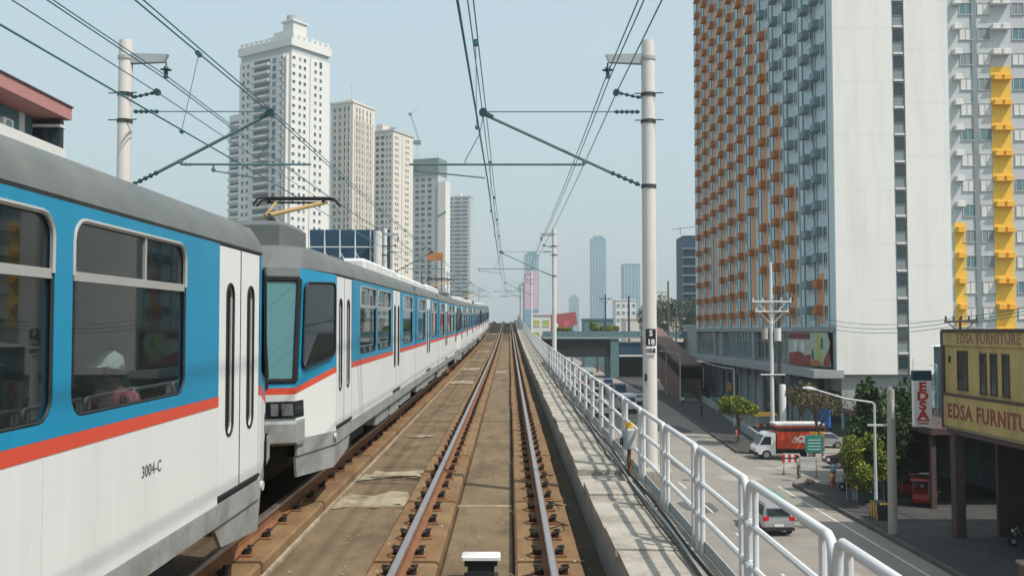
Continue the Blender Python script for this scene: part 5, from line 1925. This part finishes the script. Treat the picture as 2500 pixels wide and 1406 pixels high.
def tree(lab, x, y, h0, blobs, n, size, leaf, seed, tr=.12, name='street_tree', limbs=5, grp=None, lean=(0, 0)):
    t = thing(name, lab, 'tree', (x, y, G + .1), group=grp)
    rnd = random.Random(seed)
    mb = MB()
    mb.path([(0, 0, 0), (lean[0] * .4 + rnd.uniform(-.05, .05), lean[1] * .4, h0 * .5), (lean[0], lean[1], h0)], [tr, tr * .75, tr * .5], 8)
    for k in range(limbs):
        (c, r) = blobs[k % len(blobs)]
        s = h0 * rnd.uniform(.55, .95)
        e = (c[0] + rnd.uniform(-.5, .5) * r[0], c[1] + rnd.uniform(-.5, .5) * r[1], c[2] + rnd.uniform(-.3, .3) * r[2])
        m_ = (lerp(lean[0] * s / h0, e[0], .5) + rnd.uniform(-.1, .1), lerp(0, e[1], .5), lerp(s, e[2], .6))
        mb.path([(lean[0] * s / h0, lean[1] * s / h0, s), m_, e], [tr * .5, tr * .32, tr * .12], 6)
    mb.build('trunk', 'bark', t, True)
    lm = MB()
    leaf_cloud(lm, blobs, n, size, seed)
    cr_ = lm.build('crown', leaf, t, fix=False)
    return t


def blobs_of(w, d, z, h, n, seed):
    rnd = random.Random(seed)
    out = []
    for _ in range(n):
        a = rnd.uniform(0, 6.28)
        q = math.sqrt(rnd.random()) * .75
        out.append(((math.cos(a) * q * w, math.sin(a) * q * d, z + rnd.uniform(-.5, .5) * h), (w * rnd.uniform(.25, .45), d * rnd.uniform(.25, .45), h * rnd.uniform(.28, .5))))
    return out


TG = 'street trees on the pavement'
tree('flat topped clipped green tree standing on the pavement left of the red truck', 22.6, 95.6, 2.8, blobs_of(2.1, 2.1, 3.75, 1.15, 26, 3), 12000, .12, 'leafbright', 11, .11, grp=TG)
tree('round green tree with sunlit yellow top beside the pale street lamp', 22.3, 61.5, 2.4, blobs_of(1.7, 1.7, 3.0, 2.1, 18, 5), 11000, .11, 'leafbright', 12, .1, grp=TG)
tree('large dark green tree leaning over the parked tricycles behind the lamp', 26.3, 66.0, 4.6, blobs_of(2.9, 2.7, 4.6, 4.2, 24, 8), 11000, .17, 'leafdark', 13, .17, grp=TG)
tree('dark tree in the shade between the vertical sign and the lamp', 24.6, 63.5, 3.6, blobs_of(2.5, 2.3, 3.9, 3.4, 22, 9), 10000, .16, 'leafdark', 14, .16, grp=TG)
tree('thin half bare tree arching over the red truck', 26.9, 83.0, 4.4, blobs_of(2.4, 2.0, 4.9, 1.3, 14, 6), 1300, .10, 'leafdry', 15, .13, grp=TG, limbs=12, lean=(-.8, 0))
tree('olive tree behind the truck beside the pale utility pole', 28.6, 95.0, 4.0, blobs_of(1.9, 1.9, 5.0, 1.6, 10, 16), 2000, .14, 'leafdry', 16, .13, grp=TG, limbs=8)
FG = 'trees beyond the overpass'
k = 0
for (x, y, w, h, top, lf, lab) in ((55.0, 300, 5.5, 11, 12.0, 'leafdark', 'dark green tree mass right of the slim dark poles'),
                                   (48.5, 300, 5.0, 10, 11.0, 'leafdark', 'dark green tree behind the nearest mast, between poles'),
                                   (42.0, 290, 4.0, 9, 9.5, 'leafdark', 'dark green tree left of the nearest mast beyond the overpass'),
                                   (60.5, 305, 4.0, 9, 12.5, 'leafdark', 'dark green tree touching the dark blue tower'),
                                   (24.0, 262, 2.2, 3.2, 3.8, 'leafbright', 'small bushy tree on the overpass skyline, left one'),
                                   (27.8, 262, 2.4, 3.0, 3.2, 'leafyellow', 'small yellowish tree on the overpass skyline, right one'),
                                   (14.5, 255, 2.6, 2.0, 2.9, 'leafbright', 'low green shrub below the red billboard')):
    hh = top - G
    tree(lab, x, y, hh - h * .7, blobs_of(w, w, hh - h * .5, h * .85, 16, 20 + k), 2600, .34, lf, 30 + k, .3, 'distant_tree', 6, FG)
    k += 1

# ------------------------------------------------------------------ vehicles
def car(lab, x, y, rz, paint, kind='sedan', grp=None, z=0.0, s=1.0):
    t = thing('parked_car' if grp and 'parked' in grp else 'car', lab, 'car', (x, y, G + .01 + z), rz, grp)
    if kind == 'sedan':
        prof = [(-2.2, .35), (-2.22, .7), (-2.1, .86), (-1.65, .92), (-.95, 1.40), (.35, 1.42), (1.1, .97), (2.0, .82), (2.2, .62), (2.2, .35)]
        gl = [(-1.55, .94), (-.92, 1.34), (.32, 1.36), (.98, .97)]
        top = 1.42
    elif kind == 'suv':
        prof = [(-2.15, .42), (-2.2, .85), (-2.12, 1.05), (-1.95, 1.62), (-1.7, 1.68), (.45, 1.70), (1.15, 1.10), (2.05, .98), (2.2, .75), (2.2, .42)]
        gl = [(-1.85, 1.08), (-1.72, 1.56), (.40, 1.60), (1.02, 1.10)]
        top = 1.7
    else:
        prof = [(-2.3, .38), (-2.35, 1.0), (-2.25, 1.98), (-2.1, 2.05), (1.2, 2.03), (1.75, 1.35), (2.25, 1.15), (2.35, .8), (2.35, .38)]
        gl = [(-2.0, 1.22), (-1.95, 1.82), (1.05, 1.82), (1.45, 1.28)]
        top = 2.05

    def hw(z_):
        return .86 if z_ < .95 else lerp(.86, .66 if kind != 'van' else .80, min(1, (z_ - .95) / (top - .95)))
    mb = MB().prism(prof, 0, 0, hw)
    body = mb.build('body', paint, t)
    bm = bmesh.new()
    bm.from_mesh(body.data)
    bmesh.ops.bevel(bm, geom=[e for e in bm.edges if e.calc_length() > .2], offset=.045, segments=2, affect='EDGES', clamp_overlap=True)
    bm.to_mesh(body.data)
    bm.free()
    for p in body.data.polygons:
        p.use_smooth = True
    body.data.set_sharp_from_angle(angle=R(35))
    for sg in (1, -1):
        mb = MB().add([(sg * (hw(z_) + .012), y_, z_) for y_, z_ in gl], [(0, 1, 2, 3)])
        mb.build('side_window', 'carglass', t)
    i = [k for k in range(len(prof)) if prof[k][1] > .8]

    def slab(a, b, name):
        (y0, z0), (y1, z1) = a, b
        d = Vector((0, z1 - z0, -(y1 - y0))).normalized() * .014
        if d.z < 0:
            d = -d
        f0, f1 = .12, .88
        pa, pb = (lerp(y0, y1, f0), lerp(z0, z1, f0)), (lerp(y0, y1, f1), lerp(z0, z1, f1))
        mb = MB().quad((-hw(pa[1]) + .1, pa[0] + d.y, pa[1] + d.z), (hw(pa[1]) - .1, pa[0] + d.y, pa[1] + d.z), (hw(pb[1]) - .1, pb[0] + d.y, pb[1] + d.z), (-hw(pb[1]) + .1, pb[0] + d.y, pb[1] + d.z))
        mb.build(name, 'carglass', t)
    if kind == 'sedan':
        slab(prof[3], prof[4], 'rear_window')
        slab(prof[5], prof[6], 'windscreen')
    elif kind == 'suv':
        MB().box(-.62, .62, -2.20, -2.0, 1.12, 1.5).build('rear_window', 'carglass', t)
        slab(prof[5], prof[6], 'windscreen')
    else:
        MB().box(-.62, .62, -2.36, -2.2, 1.25, 1.75).build('rear_window', 'carglass', t)
        slab(prof[4], prof[5], 'windscreen')
    yb, yf = prof[0][0], prof[-1][0]
    zl = .78 if kind == 'sedan' else 1.0
    for sg in (1, -1):
        x0, x1 = sorted((sg * .56, sg * .87))
        MB().cbox(x0, x1, yb - .045, yb + .14, zl - .16, zl + .08, .02).build('tail_light', 'taillight', t)
        MB().cbox(x0, x1, yf - .16, yf + .02, .62, .80, .02).build('headlight', 'headlight', t)
    MB().box(-.25, .25, yb - .05, yb, .52, .66).build('number_plate', 'signwhite', t)
    MB().cbox(-.85, .85, yb - .06, yb + .2, .30, .50, .03).build('bumper', 'under', t)
    for sg in (1, -1):
        for yy in (-1.35, 1.35):
            w = put('wheel', None, t)
            MB().disc((sg * .78, yy, .32), (1, 0, 0), .32, .2, 18).build('tyre', 'tyre', w, True)
            MB().disc((sg * .87, yy, .32), (1, 0, 0), .19, .03, 12).build('rim', 'hub', w, True)
    t.scale = (s, s, s)
    return t


mat('silver', (.42, .43, .44), .25, metal=.4, var=.03)
mat('carwhite', (.66, .67, .67), .25, var=.03)
mat('carblue', (.05, .14, .26), .25, var=.05)
mat('carteal', (.16, .27, .30), .3, var=.05)
mat('carblack', (.02, .022, .026), .2)
mat('carred', (.32, .02, .02), .3)
car('silver grey hatchback driving away on the road below the railing', 14.7, 55.2, 0.02, 'silver', 'suv')
QG = 'traffic queueing on the road toward the overpass'
QL = [('white passenger van seen from behind, nearest of the queue under the railing', 16.3, 134, 'carwhite', 'van', 1.25), ('white van second in the queue left of the nearest van', 12.2, 128, 'carwhite', 'van', 1.05),
      ('white car in the queue just beyond the vans', 14.4, 160, 'carwhite', 'suv', 1.1), ('blue jeep in the queue beyond the nearest van', 19.0, 166, 'carblue', 'van', 1.1),
      ('pale teal car in the queue right before the overpass, left lane', 12.6, 176, 'carteal', 'sedan', 1.15), ('white van deep in the queue, middle lane', 16.3, 185, 'carwhite', 'van', 1.0),
      ('dark car deep in the queue, middle lane', 15.8, 203, 'carblack', 'sedan', 1.1), ('white car at the far end of the queue, left lane', 12.2, 207, 'carwhite', 'sedan', 1.15),
      ('blue car near the overpass pier', 19.6, 192, 'carblue', 'suv', 1.1), ('white sedan in the left lane between the two white vans and the pale car', 12.0, 148, 'carwhite', 'sedan', 1.1), ('silver sedan in the right lane behind the nearest van', 19.8, 149, 'silver', 'sedan', 1.05), ('black van in the middle lane beyond the blue jeep', 16.0, 171, 'carblack', 'van', .95), ('white sedan in the right lane before the overpass', 20.2, 178, 'carwhite', 'sedan', 1.05), ('teal sedan in the left lane near the pier', 9.6, 190, 'carteal', 'suv', 1.1), ('silver car farthest in the queue below the overpass', 14.0, 226, 'silver', 'suv', 1.1),
      ('teal van farthest in the queue, right lane below the overpass', 18.3, 222, 'carteal', 'van', 1.0)]
for lab, x, y, p, kd, s in QL:
    car(lab, x, y, random.uniform(-.03, .03), p, kd, QG, 0, s)
PG = 'cars parked on the service road'
for lab, x, y, p, kd, rz in (('white hatchback parked on the service road behind the flat topped tree', 32.0, 137, 'carwhite', 'suv', 2.9), ('teal sedan parked on the service road, second from the tree', 32.2, 151, 'carteal', 'sedan', 2.95),
                             ('dark blue sedan parked farthest up the service road', 33.2, 164, 'carblue', 'sedan', 3.0), ('white sedan parked in the shade by the shop fronts', 35.6, 176, 'carwhite', 'sedan', 3.0),
                             ('silver car parked behind the truck near the olive tree', 30.2, 93.5, 'silver', 'sedan', 1.4), ('white van parked behind the round green tree', 32.8, 84.0, 'carwhite', 'van', 1.5)):
    car(lab, x, y, rz, p, kd, PG)

# red box truck seen side-on, nose to the left
tk = thing('box_truck', 'red box truck with white cab lettered ACE, turning out of the side street', 'truck', (21.5, 85.4, G + .01))
MB().prism([(0, .45), (.02, 1.0), (.25, 1.25), (.75, 2.15), (1.0, 2.3), (1.75, 2.32), (1.75, .45)], -1.0, 1.0).build('cab_tmp', 'carwhite', tk)
tk.children[-1].name = 'cab'
cabm = tk.children[-1].data
for v in cabm.vertices:
    v.co = (v.co.y, v.co.x, v.co.z)
cabm.flip_normals()
MB().add([(.36, -1.006, 1.28), (1.35, -1.006, 1.28), (1.35, -1.006, 1.98), (.78, -1.006, 2.0)], [(0, 1, 2, 3)]).build('side_window', 'carglass', tk)
MB().add([(.24, -.85, 1.30), (.70, -.85, 2.08), (.70, .85, 2.08), (.24, .85, 1.30)], [(0, 1, 2, 3)]).build('windscreen', 'carglass', tk)
MB().cbox(1.85, 6.0, -1.05, 1.05, .95, 2.95, .03).build('cargo_box', mat('truckred', (.58, .065, .022), .45, var=.08), tk)
MB().box(1.84, 6.02, -1.07, 1.07, 2.45, 2.75).build('dark_band', 'under', tk)
MB().box(1.8, 6.05, -1.1, 1.1, 2.955, 3.12).build('roof_cap', 'whitewall', tk)
MB().box(1.84, 6.01, -1.06, 1.06, .78, .945).build('chassis_skirt', 'under', tk)
MB().box(.9, 5.9, -.4, .4, .5, .77).build('chassis', 'under', tk)
MB().box(4.7, 6.01, -1.062, -1.05, 2.2, 2.44).build('yellow_panel', 'acyellow', tk)
text('lettering', 'ACE', .62, 'signwhite', tk, (3.2, -1.062, 1.62), (R(90), 0, 0), .004, 'LEFT', .95, .02, .25)
MB().box(3.1, 4.5, -1.066, -1.06, 1.48, 1.54).build('logo_bar', 'signwhite', tk)
MB().cbox(-.1, .25, -1.0, 1.0, .40, .68, .03).build('bumper', 'under', tk)
for xx in (.95, 4.8):
    for sg in (1, -1):
        w = put('wheel', None, tk)
        MB().disc((xx, sg * .88, .42), (0, 1, 0), .42, .26, 20).build('tyre', 'tyre', w, True)
        MB().disc((xx, sg * 1.02, .42), (0, 1, 0), .24, .03, 12).build('rim', 'hub', w, True)

# tricycles and motorbikes parked in the shade
def motorbike(name, lab, x, y, rz, paint, side=False, grp=None):
    t = thing(name, lab, 'tricycle' if side else 'motorbike', (x, y, G + .17), rz, grp)
    for yy in (-.62, .62):
        w = put('wheel', None, t)
        MB().disc((0, yy, .29), (1, 0, 0), .29, .1, 18).build('tyre', 'tyre', w, True)
        MB().disc((0, yy, .29), (1, 0, 0), .12, .12, 10).build('hub', 'hub', w, True)
    MB().path([(0, -.5, .62), (0, -.1, .72), (0, .2, .80)], [.12, .14, .10], 8).build('seat', 'rubber', t, True)
    MB().path([(0, .15, .55), (0, .38, .78), (0, .5, .72)], [.14, .16, .08], 8).build('tank', paint, t, True)
    MB().path([(0, .62, .29), (0, .52, .95)], [.035, .03], 6).path([(-.32, .42, 1.0), (0, .5, .95), (.32, .42, 1.0)], .02, 6).build('fork', 'hub', t, True)
    MB().cbox(-.12, .12, -.15, .25, .28, .55, .03).build('engine', 'under', t)
    MB().disc((0, .66, .82), (0, 1, 0), .09, .08, 12).build('headlight', 'headlight', t, True)
    if side:
        sc = put('sidecar', None, t)
        MB().prism([(-.75, .25), (-.75, 1.0), (-.5, 1.05), (.15, .75), (.75, .8), (.8, .5), (.7, .25)], .3, 1.3).build('tub', paint, sc)
        MB().prism([(-.8, 1.62), (-.8, 1.68), (.7, 1.74), (.85, 1.62)], .2, 1.4).build('canopy', paint, sc)
        mb = MB()
        for (xx, yy) in ((.35, -.72), (1.25, -.72), (.35, .7), (1.25, .7)):
            mb.tube((xx, yy, .5), (xx, yy, 1.63), .02, 5)
        mb.build('canopy_frame', 'hub', sc)
        w = put('wheel', None, t)
        MB().disc((1.38, -.1, .26), (1, 0, 0), .26, .09, 16).build('tyre', 'tyre', w, True)
    return t


RG_ = 'tricycles parked in the shade'
motorbike('tricycle', 'red tricycle with sidecar parked in the shade by the store column', 26.9, 61.2, 2.7, 'carred', True, RG_)
motorbike('tricycle', 'darker red tricycle parked behind the first one', 27.4, 64.6, 2.9, 'carred', True, RG_)
MGp = 'motorbikes parked under the store'
for i, (x, y, rz) in enumerate(((26.4, 49.5, 1.2), (27.2, 48.6, 1.4), (26.2, 47.6, 1.1), (27.8, 50.4, 1.5), (23.4, 66.5, .6))):
    motorbike('motorbike', ['black motorbike under the store beside the column, left of the cluster', 'silver motorbike in the middle of the cluster under the store', 'dark motorbike nearest the viewer in the cluster under the store',
                            'motorbike farthest right in the cluster under the store', 'motorbike standing on the pavement behind the hydrant'][i], x, y, rz, ['carblack', 'silver', 'carblack', 'carteal', 'carblack'][i], False, MGp)

# ------------------------------------------------------------------ people
def person(lab, x, y, z, rz, shirt, trousers, pose, hair='hairdark', cap=None, scale=1.0, bust=False, name='person'):
    J = pose
    me = bpy.data.meshes.new('body')
    names = list(J.keys())
    ed = [('pelvis', 'chest'), ('chest', 'neck'), ('neck', 'head'), ('head', 'crown'), ('chest', 'lsh'), ('lsh', 'lel'), ('lel', 'lwr'), ('lwr', 'lha'), ('chest', 'rsh'), ('rsh', 'rel'), ('rel', 'rwr'), ('rwr', 'rha'),
          ('pelvis', 'lhi'), ('lhi', 'lkn'), ('lkn', 'lan'), ('lan', 'lto'), ('pelvis', 'rhi'), ('rhi', 'rkn'), ('rkn', 'ran'), ('ran', 'rto')]
    rad = dict(pelvis=.14, chest=.155, neck=.055, head=.085, crown=.075, lsh=.065, lel=.045, lwr=.032, lha=.035, lhi=.095, lkn=.06, lan=.042, lto=.04)
    me.from_pydata([J[k] for k in names], [(names.index(a), names.index(b)) for a, b in ed], [])
    tmp = bpy.data.objects.new('tmp', me)
    COL.objects.link(tmp)
    md = tmp.modifiers.new('skin', 'SKIN')
    for i, k in enumerate(names):
        r = rad.get(k) or rad['l' + k[1:]]
        me.skin_vertices[0].data[i].radius = (r, r * (.78 if k in ('chest', 'pelvis') else 1))
        me.skin_vertices[0].data[i].use_root = (k == 'pelvis')
    sb_ = tmp.modifiers.new('sub', 'SUBSURF')
    sb_.levels = 2
    dg = bpy.context.evaluated_depsgraph_get()
    bm_ = bpy.data.meshes.new_from_object(tmp.evaluated_get(dg))
    bpy.data.objects.remove(tmp)
    for m_ in ('skin', shirt, trousers, 'rubber'):
        bm_.materials.append(M[m_])
    hipz = J['pelvis'][2]
    for p in bm_.polygons:
        c = p.center
        i = 0
        dn = {k: (Vector(J[k]) - c).length for k in names}
        k = min(dn, key=dn.get)
        if k in ('chest', 'lsh', 'rsh', 'neck') and c.z < J['neck'][2] - .03:
            i = 1
        if k in ('lel', 'rel') and c.z > J[k][2]:
            i = 1
        if k in ('pelvis', 'lhi', 'rhi', 'lkn', 'rkn', 'lan', 'ran'):
            i = 1 if (k == 'pelvis' and c.z > hipz + .05) else 2
        if k in ('lto', 'rto'):
            i = 3
        p.material_index = i
        p.use_smooth = True
    t = thing(name, lab, 'person', (x, y, z), rz)
    put('body', bm_, t)
    hx, hy_, hz_ = J['head']
    # face relief and hair
    cr = Vector(J['crown'])
    mb = MB()
    mb.path([(hx, hy_ - .02, hz_ - .02), (hx, hy_ - .03, hz_ + .06), (hx, hy_ - .02, hz_ + .13), (hx, hy_, hz_ + .17)], [.09, .108, .095, .03], 10)
    mb.build('hair', hair, t, True)
    mb = MB().path([(hx, hy_ + .085, hz_ + .05), (hx, hy_ + .115, hz_ + .015), (hx, hy_ + .09, hz_)], [.012, .018, .012], 6)
    mb.build('nose', 'skin', t, True)
    mb = MB()
    for sx in (-.035, .035):
        mb.disc((hx + sx, hy_ + .088, hz_ + .055), (0, 1, 0), .011, .012, 8)
    mb.build('eyes', 'hairdark', t)
    if cap:
        c_ = put('cap', None, t)
        MB().path([(hx, hy_, hz_ + .045), (hx, hy_ - .005, hz_ + .08), (hx, hy_ - .01, hz_ + .15), (hx, hy_ - .01, hz_ + .195)], [.118, .12, .10, .03], 14).build('crown', cap, c_, True)
        mb = MB().add([(hx - .09, hy_ + .07, hz_ + .075), (hx + .09, hy_ + .07, hz_ + .075), (hx + .07, hy_ + .19, hz_ + .06), (hx - .07, hy_ + .19, hz_ + .06),
                       (hx - .09, hy_ + .07, hz_ + .088), (hx + .09, hy_ + .07, hz_ + .088), (hx + .07, hy_ + .19, hz_ + .07), (hx - .07, hy_ + .19, hz_ + .07)],
                      [(0, 3, 2, 1), (4, 5, 6, 7), (0, 1, 5, 4), (1, 2, 6, 5), (2, 3, 7, 6), (3, 0, 4, 7)])
        mb.build('bill', cap, c_)
    for k in ('lha', 'rha'):
        p = Vector(J[k])
        for q in range(4):
            MB().path([p + Vector((-.02 + q * .014, 0, -.01)), p + Vector((-.022 + q * .015, .012, -.06)), p + Vector((-.02 + q * .014, .02, -.085 + .008 * abs(q - 1.5)))], [.009, .008, .006], 5).build('finger', 'skin', t, True)
        MB().path([p + Vector((.025, .01, .02)), p + Vector((.04, .025, -.02)), p + Vector((.04, .03, -.045))], [.01, .009, .007], 5).build('thumb', 'skin', t, True)
    t.scale = (scale,) * 3
    return t


walk = dict(pelvis=(0, 0, .95), chest=(0, .02, 1.30), neck=(0, .03, 1.50), head=(0, .05, 1.60), crown=(0, .05, 1.70), lsh=(-.19, .02, 1.42), lel=(-.24, -.08, 1.14), lwr=(-.24, .02, .90), lha=(-.24, .05, .82),
            rsh=(.19, .02, 1.42), rel=(.24, .10, 1.15), rwr=(.23, .26, .95), rha=(.23, .30, .88), lhi=(-.09, 0, .88), lkn=(-.10, .20, .50), lan=(-.10, .16, .08), lto=(-.10, .32, .04),
            rhi=(.09, 0, .88), rkn=(.10, -.02, .48), ran=(.10, -.26, .12), rto=(.10, -.14, .04))
stand = dict(walk, lel=(-.25, -.02, 1.14), rel=(.25, -.02, 1.14), rwr=(.26, .04, .90), rha=(.26, .05, .82), lkn=(-.10, .02, .49), lan=(-.10, -.02, .08), lto=(-.10, .14, .04), rkn=(.10, .02, .49), ran=(.10, -.02, .08), rto=(.11, .14, .04))
sit = dict(pelvis=(0, 0, .10), chest=(0, .05, .42), neck=(0, .10, .60), head=(0, .14, .70), crown=(0, .16, .80), lsh=(-.19, .06, .53), lel=(-.25, .10, .27), lwr=(-.12, .30, .20), lha=(-.06, .36, .20),
           rsh=(.19, .06, .53), rel=(.25, .10, .27), rwr=(.12, .30, .20), rha=(.08, .36, .20), lhi=(-.09, .03, .09), lkn=(-.12, .45, .12), lan=(-.12, .45, -.32), lto=(-.12, .60, -.36),
           rhi=(.09, .03, .09), rkn=(.12, .45, .12), ran=(.12, .45, -.32), rto=(.12, .60, -.36))
GP = G + .16
person('person in dark clothes walking on the shaded pavement beyond the flat topped tree', 24.6, 123.5, GP, 2.9, 'navy', 'rubber', walk)
person('person in orange and green standing on the pavement left of the flat topped tree', 21.95, 93.4, GP, 1.2, 'stripe', 'leafgreen', stand)
person('person in a light blue shirt standing behind the yellow hydrant', 23.3, 69.6, GP, 2.0, 'lightblue', 'navy', stand)
person('person in dark clothes beside the one in light blue', 24.0, 68.6, GP, 2.6, 'carblack', 'navy', stand)
person('passenger in a white cap and pink top seated at the nearest train window', LX + .84, 6.72, zt(6.7) + 1.25, 2.75, 'pink', 'navy', sit, cap='capwhite', scale=.84)

person('passenger in dark clothes seated at the leftmost train window', LX + .84, 4.35, zt(4) + 1.25, .2, 'lightblue', 'navy', sit, scale=.86)
person('passenger in a pale top standing inside the second train car by its first window', LX + .55, 15.6, zt(15.6) + .92, 1.2, 'capwhite', 'navy', stand)

# vendor stalls and umbrellas on the pavement
def stall(lab, x, y, rz, roof, w=1.9):
    t = thing('vendor_stall', lab, 'stall', (x, y, G + .16), rz, 'vendor stalls on the pavement')
    mb = MB().add([(-w / 2, -.8, 1.95), (w / 2, -.8, 1.95), (w / 2, .8, 2.05), (-w / 2, .8, 2.05), (-w / 2, 0, 2.35), (w / 2, 0, 2.35)], [(0, 1, 5, 4), (3, 4, 5, 2), (0, 4, 3), (1, 2, 5)])
    mb.build('tarp_roof', roof, t)
    for sx in (-1, 1):
        for sy in (-1, 1):
            MB().tube((sx * (w / 2 - .05), sy * .75, 0), (sx * (w / 2 - .05), sy * .75, 1.98), .025, 5).build('post', 'lamppost', t)
    MB().cbox(-w / 2 + .1, w / 2 - .1, -.6, .3, .7, .85, .02).build('counter', 'woodpole', t)
    MB().box(-w / 2 + .15, w / 2 - .15, -.55, .25, .05, .7).build('cupboard', 'tealwall', t)
    for k in range(4):
        MB().cbox(-w / 2 + .2 + k * .4, -w / 2 + .5 + k * .4, -.5, -.1, .85, 1.05 + .08 * (k % 2), .02).build('tray', ['acyellow', 'signred', 'carwhite', 'leafgreen'][k], t)
    return t


stall('vendor stall with a pale tarp roof beneath the round green tree', 23.2, 63.2, .1, 'sheetwhite')
stall('vendor stall with a yellow roof behind the low wall by the olive tree', 27.4, 104.0, .3, 'acyellow', 2.6)
car('dark car parked on the side street behind the round tree', 28.2, 79.5, 1.5, 'carblack', 'sedan', PG)

# worn patches and covers in the road surface
pt = tag(put('road_repairs', None), kind='structure')
mat('patchdark', (.10, .098, .095), .95, var=.25, scale=1.5, bump=.2)
mat('patchpale', (.30, .285, .26), .95, var=.2, scale=1.5, bump=.2)
for (x, y, w, d, m_) in ((9.5, 28, 1.6, 5, 'patchdark'), (15.6, 44, 1.2, 8, 'patchpale'), (12.1, 62, 2.2, 4, 'patchdark'), (17.6, 74, 3.0, 3.2, 'patchpale'), (14.2, 82, 1.0, 9, 'patchdark'), (21.8, 79, 3.4, 1.6, 'patchpale'), (18.2, 93, 1.4, 6, 'patchpale'), (10.8, 98, 2.4, 6, 'patchdark'), (19.5, 110, 1.6, 8, 'patchdark'), (16.2, 33, .9, 3, 'patchdark')):
    pts = []
    for i in range(12):
        a = 2 * math.pi * i / 12
        q = max(abs(math.cos(a)), abs(math.sin(a)))
        pts.append((x + w / 2 * math.cos(a) / q + random.uniform(-.12, .12), y + d / 2 * math.sin(a) / q + random.uniform(-.2, .2), G + .004))
    MB().add(pts, [tuple(range(12))]).build('road_patch', m_, pt)
for (x, y) in ((11.5, 47), (16.9, 57.5), (13.3, 73), (18.6, 84.5)):
    MB().disc((x, y, G + .005), (0, 0, 1), .34, .012, 18).build('manhole_cover', 'patchdark', pt)

for lab, x, y, rz, sh_, tr_, ps in (('person in white walking along the kerb near the covered stair', 25.2, 140.0, .1, 'capwhite', 'navy', walk), ('person in red by the low wall beyond the flat topped tree', 25.6, 108.0, 3.0, 'carred', 'navy', walk),
                                   ('person in grey standing at the kerb by the barriers', 21.6, 72.4, 1.2, 'silver', 'carblack', stand)):
    person(lab, x, y, GP, rz, sh_, tr_, ps)

# ------------------------------------------------------------------ haze: even air round the whole place
hzm = bpy.data.materials.new('haze_air')
hzm.use_nodes = True
n, l = hzm.node_tree.nodes, hzm.node_tree.links
n.remove(n['Principled BSDF'])
pvn = n.new('ShaderNodeVolumePrincipled')
pvn.inputs['Color'].default_value = (0.90, 0.98, 1.0, 1)
pvn.inputs['Density'].default_value = 0.00034
pvn.inputs['Anisotropy'].default_value = 0.2
l.new(pvn.outputs[0], n['Material Output'].inputs['Volume'])
MATS['haze_air'] = hzm
mb = MB().box(-3600, 3600, -320, 6100, G - 2.2, 190)
tag(mb.build('haze', hzm), 'thin pale haze filling the air over the city', 'haze', kind='stuff')
